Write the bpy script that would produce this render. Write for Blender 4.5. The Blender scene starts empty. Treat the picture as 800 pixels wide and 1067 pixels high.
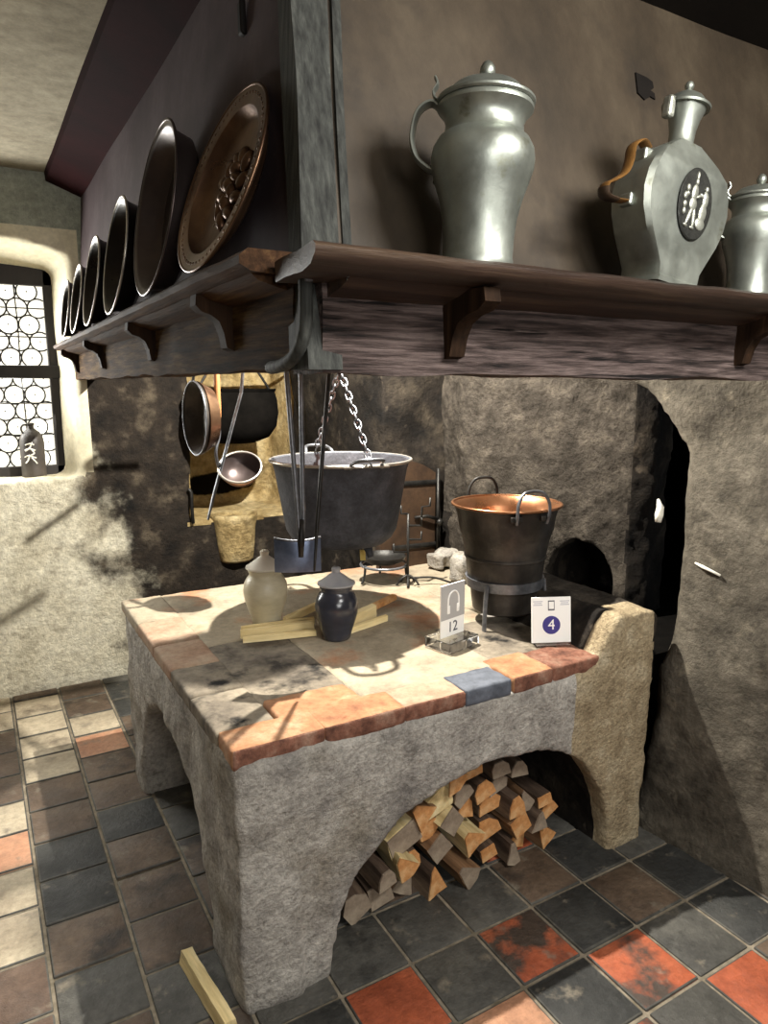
import bpy, bmesh, math, random
from mathutils import Vector, Matrix, noise
random.seed(7)
SC = bpy.context.scene
COL = SC.collection
PI = math.pi
def V(*a): return Vector(a)

# ------------------------------------------------------------------ materials
def rgb(h):
    h = h.lstrip('#'); c = [int(h[i:i+2], 16)/255 for i in (0, 2, 4)]
    return tuple((x/12.92 if x <= .04045 else ((x+.055)/1.055)**2.4) for x in c)+(1,)
class NT:
    def __init__(s, name):
        s.m = bpy.data.materials.new(name); s.m.use_nodes = True
        s.t = s.m.node_tree; s.n = s.t.nodes; s.b = s.n['Principled BSDF']
        s.co = s.n.new('ShaderNodeTexCoord').outputs['Object']
    def link(s, a, b): s.t.links.new(a, b)
    def noise(s, scale, detail=8, stretch=(1, 1, 1), rough=.6, off=(0, 0, 0), dist=0):
        mp = s.n.new('ShaderNodeMapping'); mp.inputs['Scale'].default_value = stretch
        mp.inputs['Location'].default_value = off
        s.link(s.co, mp.inputs[0])
        n = s.n.new('ShaderNodeTexNoise'); n.inputs['Scale'].default_value = scale
        n.inputs['Detail'].default_value = detail; n.inputs['Roughness'].default_value = rough
        n.inputs['Distortion'].default_value = dist
        s.link(mp.outputs[0], n.inputs['Vector']); return n.outputs['Fac']
    def ramp(s, fac, stops):
        r = s.n.new('ShaderNodeValToRGB'); e = r.color_ramp.elements
        while len(e) < len(stops): e.new(.5)
        for k, (p, c) in enumerate(stops):
            e[k].position = p; e[k].color = rgb(c) if isinstance(c, str) else (c, c, c, 1)
        s.link(fac, r.inputs[0]); return r.outputs[0]
    def mix(s, f, a, b):
        m = s.n.new('ShaderNodeMix'); m.data_type = 'RGBA'
        s.link(f, m.inputs[0])
        for v, i in ((a, 6), (b, 7)):
            if isinstance(v, str): m.inputs[i].default_value = rgb(v)
            else: s.link(v, m.inputs[i])
        return m.outputs[2]
    def grain(s, c, scale, g, stretch=(1, 1, 1)):
        r = s.n.new('ShaderNodeMapRange'); s.link(s.noise(scale, 10, stretch, rough=.75, off=(1.3, 4.2, .7)), r.inputs[0])
        r.inputs[1].default_value = .32; r.inputs[2].default_value = .68; r.inputs[3].default_value = 1-g; r.inputs[4].default_value = 1+g*.6
        m = s.n.new('ShaderNodeMix'); m.data_type = 'RGBA'; m.blend_type = 'MULTIPLY'; m.inputs[0].default_value = 1
        s.link(c, m.inputs[6]); s.link(r.outputs[0], m.inputs[7]); return m.outputs[2]
    def math(s, op, a, b=0, clamp=False):
        m = s.n.new('ShaderNodeMath'); m.operation = op; m.use_clamp = clamp
        for k, v in enumerate((a, b)):
            if isinstance(v, (int, float)): m.inputs[k].default_value = v
            else: s.link(v, m.inputs[k])
        return m.outputs[0]
    def xyz(s):
        x = s.n.new('ShaderNodeSeparateXYZ'); s.link(s.co, x.inputs[0]); return x.outputs
    def smooth(s, v, a, b):
        m = s.n.new('ShaderNodeMapRange'); m.interpolation_type = 'SMOOTHSTEP'
        s.link(v, m.inputs[0]); m.inputs[1].default_value = a; m.inputs[2].default_value = b
        return m.outputs[0]
    def bump(s, h, strength=.5, dist=.01, prev=None):
        b = s.n.new('ShaderNodeBump'); b.inputs['Strength'].default_value = strength
        b.inputs['Distance'].default_value = dist; s.link(h, b.inputs['Height'])
        if prev is not None: s.link(prev, b.inputs['Normal'])
        return b.outputs[0]
    def done(s, col=None, rough=.8, metal=0, nrm=None, spec=None):
        if col is not None:
            if isinstance(col, str): s.b.inputs['Base Color'].default_value = rgb(col)
            else: s.link(col, s.b.inputs['Base Color'])
        if isinstance(rough, (int, float)): s.b.inputs['Roughness'].default_value = rough
        else: s.link(rough, s.b.inputs['Roughness'])
        s.b.inputs['Metallic'].default_value = metal
        if spec is not None: s.b.inputs['Specular IOR Level'].default_value = spec
        if nrm is not None: s.link(nrm, s.b.inputs['Normal'])
        return s.m
def mat(name, stops, scale=6, detail=8, stretch=(1, 1, 1), rough=.8, metal=0, bump=.4, bscale=60, bdist=.004,
        spots=None, spec=None, bstretch=None, rvar=None, grain=None):
    t = NT(name)
    c = t.ramp(t.noise(scale, detail, stretch), stops)
    for sp in (spots or []):
        col, sc, lo, hi = sp[:4]
        f = t.ramp(t.noise(sc, 6, sp[4] if len(sp) > 4 else (1, 1, 1), off=(3.1, 1.7, 5.2)), [(lo, 0.), (hi, 1.)])
        c = t.mix(f, c, col)
    g = (min(.45, bump*.5) if bump > .15 else 0) if grain is None else grain
    if g: c = t.grain(c, bscale*1.1, g, stretch)
    n = t.bump(t.noise(bscale, 10, bstretch or stretch, rough=.68), bump, bdist) if bump else None
    r = rough
    if rvar: r = t.ramp(t.noise(scale*2.3, 6, stretch), [(.3, rvar[0]), (.7, rvar[1])])
    return t.done(c, r, metal, n, spec)

MT = {}
MT['plaster'] = mat('grey_plaster', [(.25, '#7d7873'), (.5, '#b3ada4'), (.72, '#d2ccc2')], 9, 10, rough=.95, bump=1, bscale=60, bdist=.02,
                    spots=[('#8d8371', 3, .52, .75), ('#615b52', 30, .6, .8)], spec=.1)
MT['plaster_warm_lit'] = mat('warm_lit_plaster', [(.25, '#8d7c62'), (.5, '#b5a384'), (.72, '#cfc0a2')], 12, 10, rough=.95, bump=1, bscale=75, bdist=.02, spec=.1)  # warm light on the hearth's right end put into the plaster colour
MT['hearth_top'] = mat('hearth_flagstone', [(.25, '#736757'), (.45, '#978b77'), (.7, '#aa9e88')], 5, 10, rough=.85, bump=.5, bscale=45, bdist=.006,
                       spots=[('#a5785a', 4, .54, .68), ('#7d7266', 18, .62, .76)], spec=.2)
MT['soot_slab'] = mat('sooty_flagstone', [(.3, '#2f2b27'), (.45, '#6d6458'), (.7, '#928775')], 6, 10, rough=.85, bump=.6, bscale=40, bdist=.006,
                      spots=[('#181614', 9, .52, .66)], spec=.2)
MT['brick_orange'] = mat('terracotta_brick', [(.25, '#80543e'), (.5, '#a37655'), (.75, '#b7987b')], 10, 8, rough=.85, bump=.6, bscale=50, bdist=.006,
                         spots=[('#8a4f35', 16, .6, .75)], spec=.2)
MT['brick_pale'] = mat('pale_brick', [(.25, '#82604b'), (.5, '#a08670'), (.75, '#ab9c88')], 7, 8, rough=.85, bump=.5, bscale=50, bdist=.006, spec=.2)
MT['brick_blue'] = mat('slate_blue_brick', [(.3, '#3f434a'), (.6, '#636770')], 14, 8, rough=.7, bump=.4, bscale=50, spec=.3)
MT['brick_red'] = mat('red_brick', [(.3, '#4b3128'), (.5, '#7a5242'), (.7, '#947664')], 18, 8, rough=.85, bump=.8, bscale=50, bdist=.008, spec=.2)
# back wall: pale limewash low on the left, soot towards the hearth
t = NT('limewashed_wall')
x, y, z = t.xyz()
base = t.ramp(t.noise(5, 10), [(.25, '#a49b84'), (.5, '#cfc8b2'), (.75, '#ded9c6')])
base = t.mix(t.ramp(t.noise(14, 6, off=(2, 4, 1)), [(.54, 0.), (.85, 1.)]), base, '#7c7261')
soot = t.ramp(t.noise(7, 10, off=(8, 2, 5)), [(.3, '#0f0d0b'), (.54, '#2d261f'), (.78, '#6d6252')])
f = t.math('ADD', x, t.math('MULTIPLY', t.math('SUBTRACT', t.noise(5, 8, off=(5, 5, 2)), .5), .9))
f = t.math('ADD', f, t.math('MULTIPLY', t.math('SUBTRACT', z, .8), .28))
f = t.smooth(f, .42, .68)
low = t.smooth(z, 1.75, 1.85)
f = t.math('MULTIPLY', f, t.math('SUBTRACT', 1, low))
up = t.ramp(t.noise(4, 6), [(.3, '#8f9384'), (.7, '#b3b6a6')])
c = t.mix(t.smooth(z, 2.05, 2.2), t.mix(f, base, soot), up)
MT['wall_back'] = t.done(t.grain(c, 35, .35), .8, 0, t.bump(t.noise(38, 10, rough=.68), .9, .018), .25)
t = NT('ochre_lit_stone')  # ochre stone with warm lamp light put into its colour
x, y, z = t.xyz()
c = t.ramp(t.noise(8, 10), [(.25, '#86714a'), (.5, '#b9a273'), (.75, '#d8c69b')])
c = t.mix(t.ramp(t.noise(5, 6, off=(3.1, 1.7, 5.2)), [(.58, 0.), (.75, 1.)]), c, '#5b4626')
c = t.grain(c, 30, .4)
ex = t.math('DIVIDE', t.math('SUBTRACT', x, 1.27), .25); ez = t.math('DIVIDE', t.math('SUBTRACT', z, .955), .07)
rr = t.math('ADD', t.math('ADD', t.math('MULTIPLY', ex, ex), t.math('MULTIPLY', ez, ez)), t.math('MULTIPLY', t.math('SUBTRACT', t.noise(7, 6), .5), 1.6))
hole = t.math('MULTIPLY', t.math('SUBTRACT', 1, t.smooth(rr, .75, 1.1)), t.smooth(y, 3.95, 4.0))
c = t.mix(hole, c, '#15110c')                      # dark hollow painted low on the niche back, its shade as colour
MT['niche'] = t.done(c, .9, 0, t.bump(t.noise(25, 10, rough=.68), 1, .03), .1)
MT['reveal'] = mat('cream_reveal', [(.3, '#c9bfa2'), (.7, '#ded6bd')], 4, 6, rough=.9, bump=.4, bscale=30, spec=.1)
MT['stone_rough'] = mat('rough_chimney_stone', [(.25, '#2b2722'), (.5, '#48423b'), (.75, '#625a50')], 10, 10, rough=.95, bump=1, bscale=32, bdist=.035,
                        spots=[('#2a251f', 7, .6, .75)], spec=.1)
MT['soot_shade_wall'] = mat('sooty_shaded_masonry', [(.25, '#0b0908'), (.5, '#221d18'), (.75, '#494136')], 6, 10, rough=.9, bump=.9, bscale=24, bdist=.015,
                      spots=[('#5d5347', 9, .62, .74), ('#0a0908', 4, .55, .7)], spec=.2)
MT['wall_right'] = mat('smoked_plaster_wall', [(.25, '#2f2b26'), (.5, '#5a544a'), (.75, '#7d7568')], 4, 12, rough=.92, bump=.9, bscale=22, bdist=.015,
                       spots=[('#867d6c', 14, .58, .85), ('#2d2923', 6, .56, .74)], spec=.15)
MT['ceiling'] = mat('old_ceiling_plaster', [(.3, '#8e8674'), (.7, '#aaa28e')], 3, 8, rough=.95, bump=.6, bscale=18, bdist=.01, spec=.1)
MT['room_wall'] = mat('room_plaster', [(.3, '#6d675b'), (.7, '#7d776a')], 3, 6, rough=.95, bump=.3, spec=.1)
def wood(name, stops, axis, sc=9, **k):
    k['bscale'] = 150
    st = {'x': (.06, 1, 1), 'y': (1, .06, 1), 'z': (1, 1, .06)}[axis]; sc *= 3.2
    return mat(name, stops, sc, 10, st, **k)
MT['beam_x'] = wood('weathered_beam_oak', [(.30, '#17110f'), (.45, '#4d403c'), (.6, '#756560'), (.8, '#9a8a82')], 'x', 34, rough=.7, bump=1, bdist=.012,
                    spots=[('#120d0b', 62, .57, .64, (.05, 1, 1))], spec=.3)
MT['beam_y'] = wood('smoked_beam_oak', [(.25, '#1c130c'), (.5, '#4a3622'), (.75, '#76603f')], 'y', 22, rough=.9, bump=.9, bdist=.01,
                    spots=[('#18120e', 26, .56, .68, (1, .06, 1))], spec=.08)
MT['shelf_x'] = wood('shelf_oak', [(.3, '#201610'), (.55, '#3e2e25'), (.8, '#66523f')], 'x', 10, rough=.5, bump=.5, bdist=.005, spec=.4)
MT['shelf_y'] = wood('shelf_dark_oak', [(.3, '#20150d'), (.55, '#46301f'), (.8, '#705739')], 'y', 18, rough=.8, bump=.5, bdist=.005, spec=.12)
MT['post'] = wood('grey_post_oak', [(.3, '#252523'), (.55, '#42433f'), (.8, '#5c5d57')], 'z', 26, rough=.7, bump=.6, bdist=.005, spec=.2)
MT['bracket'] = wood('bracket_oak', [(.3, '#191009'), (.6, '#36261a'), (.8, '#56412f')], 'z', 12, rough=.8, bump=.5, spec=.1)
MT['hood_front'] = mat('brown_hood_boards', [(.25, '#2f2921'), (.5, '#43392d'), (.75, '#574c3d')], 5, 10, (1, 1, .6), rough=.6, bump=.25, bscale=30,
                       spots=[('#332c25', 4, .58, .74)], spec=.3)
MT['hood_left'] = mat('plum_hood_boards', [(.25, '#362c2d'), (.5, '#4a3f41'), (.75, '#5d5355')], 3, 8, rough=.75, bump=.2, bscale=30, spec=.2)
MT['oxblood'] = mat('oxblood_cornice', [(.3, '#170506'), (.7, '#290b0d')], 4, 6, rough=.9, bump=.2, spec=.08)
MT['cornice'] = mat('black_cornice', [(.3, '#0f0c0a'), (.7, '#1d1814')], 4, 6, rough=.7, bump=.2, spec=.2)
MT['dull_black'] = mat('matt_black', [(.3, '#080706'), (.7, '#12100e')], 12, 6, rough=.95, bump=.3, spec=.05)  # even dull black; on the pot shape it stands for shadow
MT['pewter'] = mat('pewter', [(.25, '#747871'), (.5, '#999d94'), (.75, '#b4b8ad')], 9, 8, rough=.42, metal=.85, bump=.12, bscale=70, bdist=.003,
                   spots=[('#7a7a66', 22, .62, .75)], rvar=(.34, .52))
MT['pewter_dark'] = mat('dark_pewter', [(.3, '#2b2b29'), (.7, '#4c4c48')], 9, 8, rough=.35, metal=.8, bump=.1, rvar=(.28, .45))
MT['dark_dish'] = mat('blackened_metal', [(.3, '#1c1917'), (.7, '#35302d')], 5, 6, rough=.3, metal=.75, bump=.06, bscale=40, rvar=(.22, .4))
MT['grey_dish'] = mat('browned_metal', [(.3, '#3a3130'), (.7, '#574c49')], 5, 6, rough=.35, metal=.7, bump=.06, bscale=40, rvar=(.28, .45))
MT['rim'] = mat('worn_bright_rim', [(.3, '#9a948c'), (.7, '#cfc9bf')], 9, 5, rough=.35, metal=.8, bump=.05)
MT['copper_brown'] = mat('aged_copper', [(.25, '#3b2a20'), (.5, '#5e4636'), (.75, '#8a6c52')], 5, 8, rough=.32, metal=.85, bump=.15, bscale=80, rvar=(.24, .42))
MT['copper'] = mat('bright_copper', [(.3, '#94603f'), (.7, '#bd8c68')], 6, 6, rough=.3, metal=.9, bump=.06, rvar=(.24, .4))
MT['pot_black'] = mat('sooty_copper', [(.25, '#24211e'), (.5, '#3d3935'), (.75, '#5d5750')], 8, 8, rough=.4, metal=.6, bump=.25, bscale=60, rvar=(.32, .55), spec=.5)
MT['cast_iron'] = mat('cast_iron', [(.25, '#2c2d31'), (.5, '#43454b'), (.75, '#5d5f66')], 14, 10, rough=.7, metal=.25, bump=.6, bscale=90, bdist=.004, spec=.4)
MT['iron'] = mat('wrought_iron', [(.3, '#191817'), (.7, '#3b3936')], 20, 6, rough=.45, metal=.6, bump=.3, bscale=80, spec=.5)
MT['iron_grey'] = mat('polished_iron', [(.3, '#55565a'), (.7, '#8b8d92')], 20, 6, rough=.38, metal=.7, bump=.3, bscale=80)
MT['steel_blue'] = mat('blue_steel', [(.3, '#4a5468'), (.7, '#838da5')], 10, 6, rough=.35, metal=.7, bump=.2, bscale=60)
MT['oven_door'] = mat('rusted_door_iron', [(.3, '#2a1d14'), (.7, '#4f3a28')], 8, 8, rough=.6, metal=.3, bump=.4, bscale=60)
MT['stoneware'] = mat('cream_stoneware', [(.3, '#b7ad90'), (.7, '#d6cdb2')], 6, 8, (1, 1, 2.5), rough=.4, bump=.2, bscale=30, spec=.5)
MT['white_glaze'] = mat('white_glazed_stoneware', [(.3, '#e6e1d2'), (.7, '#f6f2e6')], 6, 6, rough=.35, bump=.1, spec=.5)
MT['blue_glaze'] = mat('blue_black_glaze', [(.3, '#23242c'), (.55, '#34363f'), (.75, '#5a534a')], 5, 8, (1, 1, 2), rough=.22, bump=.1, spec=.6)
MT['grey_glaze'] = mat('grey_glaze', [(.3, '#8b8c90'), (.7, '#b4b3b2')], 6, 6, rough=.35, bump=.1, spec=.5)
MT['bottle'] = mat('brown_grey_stoneware', [(.3, '#332e2a'), (.7, '#57504a')], 8, 6, rough=.45, bump=.2, spec=.4)
MT['bark'] = mat('log_bark', [(.25, '#2b2119'), (.5, '#54453a'), (.75, '#8a7661')], 18, 8, (1, .12, 1), rough=.9, bump=.9, bscale=40, spec=.1)
MT['split_pale'] = mat('split_wood_pale', [(.25, '#a98b58'), (.5, '#d6c08d'), (.75, '#eadbb0')], 22, 8, (1, .1, 1), rough=.8, bump=.6, bscale=40, spec=.15)
MT['split_brown'] = mat('split_wood_brown', [(.25, '#4f3826'), (.5, '#86664a'), (.75, '#b39370')], 20, 8, (1, .1, 1), rough=.8, bump=.7, bscale=40, spec=.15)
MT['end_orange'] = mat('sawn_end_orange', [(.25, '#8a5630'), (.5, '#c18b58'), (.75, '#dfbd8d')], 16, 8, rough=.8, bump=.4, bscale=60, spec=.1)
MT['end_grey'] = mat('sawn_end_grey', [(.25, '#5e5044'), (.5, '#8b7c6b'), (.75, '#aa9c88')], 12, 8, rough=.85, bump=.4, bscale=60, spec=.1)
MT['kindling'] = mat('kindling_wood', [(.25, '#c8a763'), (.5, '#e6d09a'), (.75, '#f1e4bd')], 14, 6, (.15, 1, 1), rough=.75, bump=.3, spec=.2)
MT['handle_wood'] = mat('turned_handle_wood', [(.3, '#8c5a35'), (.7, '#c08a58')], 16, 6, (1, 1, .2), rough=.5, bump=.2, spec=.4)
MT['leather'] = mat('tan_leather', [(.3, '#553819'), (.7, '#8c6433')], 14, 6, rough=.5, bump=.3, spec=.4)
MT['leather_dark'] = mat('dark_leather', [(.3, '#2e2219'), (.7, '#53402f')], 14, 6, rough=.5, bump=.3, spec=.4)
MT['card'] = mat('white_card', [(.3, '#eae8e2'), (.7, '#f3f1ec')], 3, 2, rough=.6, bump=0)
MT['card_grey'] = mat('grey_print', [(.3, '#a3a19e'), (.7, '#aaa8a5')], 3, 2, rough=.6, bump=0)
MT['ink_grey'] = mat('grey_ink', [(.3, '#4a4a4e'), (.7, '#55555a')], 3, 2, rough=.6, bump=0)
MT['ink_light'] = mat('pale_ink', [(.3, '#a9a9b2'), (.7, '#b5b5bd')], 3, 2, rough=.6, bump=0)
MT['purple'] = mat('violet_print', [(.3, '#332a72'), (.7, '#3a3180')], 3, 2, rough=.6, bump=0)
MT['medal_dark'] = mat('dark_medallion_ground', [(.3, '#1d1d1a'), (.7, '#32322d')], 30, 6, rough=.5, metal=.5, bump=.5, bscale=150)
MT['relief'] = mat('relief_pewter', [(.3, '#8b8c80'), (.7, '#c3c4b8')], 40, 6, rough=.4, metal=.7, bump=.3, bscale=150)
MT['paper_tag'] = mat('yellowed_tag', [(.3, '#b99a3c'), (.7, '#e0ca7c')], 20, 5, rough=.7, bump=.1)
MT['frame'] = mat('dark_window_oak', [(.3, '#120e0c'), (.7, '#241c18')], 10, 6, (1, 1, .2), rough=.6, bump=.3)
MT['lead'] = mat('window_lead', [(.3, '#2b2a28'), (.7, '#474541')], 20, 4, rough=.6, metal=.3, bump=.1)
MT['grout'] = mat('floor_mortar', [(.3, '#655d4e'), (.7, '#978c7b')], 20, 8, rough=.95, bump=.5, spec=.1)
MT['white_chip'] = mat('bare_white_plaster', [(.3, '#cfcabc'), (.7, '#e2decf')], 20, 5, rough=.9, bump=.4)
MT['pot_food'] = mat('reddish_plate', [(.3, '#8a4a36'), (.7, '#c08a70')], 14, 6, rough=.6, bump=.3)
for nm, st, sp in (('tile_grey', [(.25, '#34332f'), (.5, '#4f4d48'), (.75, '#6b6860')], ('#262523', 5, .58, .72)),
                   ('tile_black', [(.25, '#232322'), (.5, '#363634'), (.75, '#4b4a46')], ('#191918', 5, .58, .72)),
                   ('tile_red', [(.25, '#7d3d27'), (.5, '#a85739'), (.75, '#bd6f4e')], ('#4b4038', 3, .55, .62)),
                   ('tile_brown', [(.25, '#40342a'), (.5, '#5f4f41'), (.75, '#7d6a58')], ('#2f2924', 4, .54, .66)),
                   ('tile_sand_lit', [(.25, '#8c7f6b'), (.5, '#b3a58d'), (.75, '#c9bba1')], ('#6a5f50', 4, .56, .7)),  # this and the next brightened so the colour carries lamp light
                   ('tile_orange', [(.25, '#96694f'), (.5, '#b8886a'), (.75, '#cca688')], ('#6e5a48', 4, .58, .7)),
                   ('tile_umber', [(.25, '#3f3128'), (.5, '#5d4a3d'), (.75, '#7a6454')], ('#2f2721', 4, .56, .7))):
    MT[nm] = mat(nm, st, 4, 10, rough=.6, bump=.6, bscale=38, bdist=.012, spots=[sp, ('#82796a', 11, .60, .74)], rvar=(.42, .75), spec=.35)
m = bpy.data.materials.new('roundel_glass_daylight'); m.use_nodes = True
b = m.node_tree.nodes['Principled BSDF']; b.inputs['Base Color'].default_value = (.9, .9, .82, 1); b.inputs['Roughness'].default_value = .2
b.inputs['Emission Color'].default_value = (1, .95, .82, 1); b.inputs['Emission Strength'].default_value = .95
MT['glass_lit'] = m
m = bpy.data.materials.new('clear_acrylic'); m.use_nodes = True
b = m.node_tree.nodes['Principled BSDF']; b.inputs['Base Color'].default_value = (.95, .96, .97, 1); b.inputs['Roughness'].default_value = .03
b.inputs['Transmission Weight'].default_value = 1; b.inputs['IOR'].default_value = 1.45
MT['acrylic'] = m
m = bpy.data.materials.new('lamp_lens'); m.use_nodes = True
b = m.node_tree.nodes['Principled BSDF']; b.inputs['Emission Color'].default_value = (1, .9, .75, 1); b.inputs['Emission Strength'].default_value = 5
MT['lens'] = m

# ------------------------------------------------------------------ helpers
def obj(name, bm, m, parent=None, smooth=False, loc=None, rot=None, mats=None):
    me = bpy.data.meshes.new(name)
    bmesh.ops.recalc_face_normals(bm, faces=bm.faces)
    bm.to_mesh(me); bm.free()
    for mm in (mats or [m]): me.materials.append(MT[mm] if isinstance(mm, str) else mm)
    if smooth is True: me.polygons.foreach_set('use_smooth', [True]*len(me.polygons))
    elif smooth:
        me.polygons.foreach_set('use_smooth', [True]*len(me.polygons)); me.set_sharp_from_angle(angle=math.radians(smooth))
    o = bpy.data.objects.new(name, me); COL.objects.link(o)
    if parent: o.parent = parent
    if loc: o.location = loc
    if rot: o.rotation_euler = rot
    return o
def tag(o, label=None, cat=None, group=None, kind=None):
    if label: o['label'] = label
    if cat: o['category'] = cat
    if group: o['group'] = group
    if kind: o['kind'] = kind
    return o
def thing(name, label, cat, loc=(0, 0, 0), rot=(0, 0, 0), group=None):
    o = bpy.data.objects.new(name, None); COL.objects.link(o); o.empty_display_size = .05
    o.location = loc; o.rotation_euler = rot
    return tag(o, label, cat, group)
def struct(name, bm, m, parent=None, smooth=False, mats=None):
    o = obj(name, bm, m, parent, smooth, mats=mats); o['kind'] = 'structure'; return o
def BM(): return bmesh.new()
def box(bm, x0, x1, y0, y1, z0, z1, bev=0, seg=2, mi=0):
    r = bmesh.ops.create_cube(bm, size=1); vs = r['verts']
    for v in vs: v.co = V(x0+(v.co.x+.5)*(x1-x0), y0+(v.co.y+.5)*(y1-y0), z0+(v.co.z+.5)*(z1-z0))
    fs = {f for v in vs for f in v.link_faces}
    for f in fs: f.material_index = mi
    if bev:
        es = {e for f in fs for e in f.edges}
        bmesh.ops.bevel(bm, geom=list(es), offset=bev, segments=seg, affect='EDGES', profile=.5)
    return vs
def loft(bm, rings, closed=True, caps=True, mi=0):
    R = [[bm.verts.new(p) for p in r] for r in rings]; n = len(R[0])
    for a, b in zip(R, R[1:]):
        for k in range(n if closed else n-1):
            j = (k+1) % n
            f = bm.faces.new((a[k], a[j], b[j], b[k])); f.material_index = mi
    if caps and closed:
        bm.faces.new(R[0][::-1]).material_index = mi; bm.faces.new(R[-1]).material_index = mi
    return R
def lathe(bm, prof, n=40, M=None, mi=0, flute=None):
    """prof: (r, z) list; a zero radius closes the end"""
    prev = None
    for (r, z) in prof:
        if r <= 1e-6: cur = [bm.verts.new((0, 0, z))]
        else: cur = [bm.verts.new((r*math.cos(2*PI*k/n), r*math.sin(2*PI*k/n), z)) for k in range(n)]
        if M is not None:
            for v in cur: v.co = M @ v.co
        if prev:
            if len(prev) == 1 and len(cur) > 1:
                for k in range(n): bm.faces.new((prev[0], cur[(k+1) % n], cur[k])).material_index = mi
            elif len(cur) == 1 and len(prev) > 1:
                for k in range(n): bm.faces.new((prev[k], prev[(k+1) % n], cur[0])).material_index = mi
            elif len(cur) > 1:
                for k in range(n):
                    j = (k+1) % n; bm.faces.new((prev[k], prev[j], cur[j], cur[k])).material_index = mi
        prev = cur
def spline(pts, n=8):
    P = [Vector(p) for p in pts]; out = []
    for i in range(len(P)-1):
        a, b, c, d = P[max(i-1, 0)], P[i], P[i+1], P[min(i+2, len(P)-1)]
        for k in range(n):
            t = k/n
            out.append(.5*((2*b)+(c-a)*t+(2*a-5*b+4*c-d)*t*t+(3*b-a-3*c+d)*t**3))
    out.append(P[-1]); return out
def tube(bm, pts, r, n=8, closed=False, flat=None, up=None, mi=0):
    """round (or flat=(w,h) oval) rod along pts; r a number or list"""
    P = [Vector(p) for p in pts]; N = len(P); rings = []
    up0 = Vector(up) if up else None; prevn = None
    for i in range(N):
        if closed: tg = P[(i+1) % N]-P[i-1]
        else: tg = P[min(i+1, N-1)]-P[max(i-1, 0)]
        tg.normalize()
        if up0: nn = up0-tg*up0.dot(tg)
        elif prevn is None:
            a = V(0, 0, 1) if abs(tg.z) < .9 else V(1, 0, 0); nn = a-tg*a.dot(tg)
        else: nn = prevn-tg*prevn.dot(tg)
        nn.normalize(); prevn = nn; bb = tg.cross(nn)
        rr = r[i] if isinstance(r, (list, tuple)) else r
        w, h = (flat if flat else (1, 1))
        rings.append([P[i]+(nn*math.cos(2*PI*k/n)*h+bb*math.sin(2*PI*k/n)*w)*rr for k in range(n)])
    if closed:
        R = [[bm.verts.new(p) for p in q] for q in rings]
        for i in range(N):
            a, b = R[i], R[(i+1) % N]
            for k in range(n):
                j = (k+1) % n; bm.faces.new((a[k], a[j], b[j], b[k])).material_index = mi
    else: loft(bm, rings, True, True, mi)
def prism(bm, poly, h0, h1, axis='z', mi=0):
    def at(p, h): return {'z': (p[0], p[1], h), 'y': (p[0], h, p[1]), 'x': (h, p[0], p[1])}[axis]
    loft(bm, [[at(p, h0) for p in poly], [at(p, h1) for p in poly]], True, True, mi)
def evalmesh(bm, mods):
    """apply modifiers to a bmesh and hand back a new bmesh"""
    me = bpy.data.meshes.new('tmp'); bmesh.ops.recalc_face_normals(bm, faces=bm.faces); bm.to_mesh(me); bm.free()
    o = bpy.data.objects.new('tmp', me); COL.objects.link(o); junk = []
    for kind, arg in mods:
        if kind == 'CUT':
            cm = bpy.data.meshes.new('tmpc'); bmesh.ops.recalc_face_normals(arg, faces=arg.faces); arg.to_mesh(cm); arg.free()
            co = bpy.data.objects.new('tmpc', cm); COL.objects.link(co); junk.append((co, cm))
            md = o.modifiers.new('b', 'BOOLEAN'); md.operation = 'DIFFERENCE'; md.solver = 'EXACT'; md.object = co
        elif kind == 'VOX':
            md = o.modifiers.new('r', 'REMESH'); md.mode = 'VOXEL'; md.voxel_size = arg
        elif kind == 'SMOOTH':
            md = o.modifiers.new('s', 'SMOOTH'); md.iterations = arg; md.factor = .5
        elif kind == 'SUB':
            md = o.modifiers.new('s', 'SUBSURF'); md.levels = arg; md.render_levels = arg
    dg = bpy.context.evaluated_depsgraph_get(); ev = o.evaluated_get(dg); res = bmesh.new(); res.from_mesh(ev.to_mesh()); ev.to_mesh_clear()
    bpy.data.objects.remove(o); bpy.data.meshes.remove(me)
    for co, cm in junk: bpy.data.objects.remove(co); bpy.data.meshes.remove(cm)
    return res
def jitter(bm, layers, mask=None):
    """push verts along their normals by layered noise [(freq, amp), ...]"""
    bm.normal_update()
    mv = []
    for v in bm.verts:
        d = sum(a*noise.noise(v.co*f+V(f, 2*f, 3)) for f, a in layers)
        if mask: d *= mask(v.co)
        mv.append(v.normal*d)
    for v, d in zip(bm.verts, mv): v.co += d
def extr(bm, prof, a0, a1, n, fn, amp=0, freq=6, mi=0):
    """loft a 2-D profile along a length with noise; fn(p, q, s) -> point"""
    rings = []
    for i in range(n+1):
        s = a0+(a1-a0)*i/n; ring = []
        for (p, q) in prof:
            c = Vector(fn(p, q, s))
            if amp: c += V(noise.noise(c*freq), noise.noise(c*freq+V(7, 1, 2)), noise.noise(c*freq+V(1, 9, 4)))*amp
            ring.append(c)
        rings.append(ring)
    loft(bm, rings, True, True, mi)
def dense(prof, d):
    out = []
    for k, p in enumerate(prof):
        q = prof[(k+1) % len(prof)]; L = math.hypot(q[0]-p[0], q[1]-p[1]); n = max(1, int(L/d))
        for i in range(n): out.append((p[0]+(q[0]-p[0])*i/n, p[1]+(q[1]-p[1])*i/n))
    return out
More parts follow.
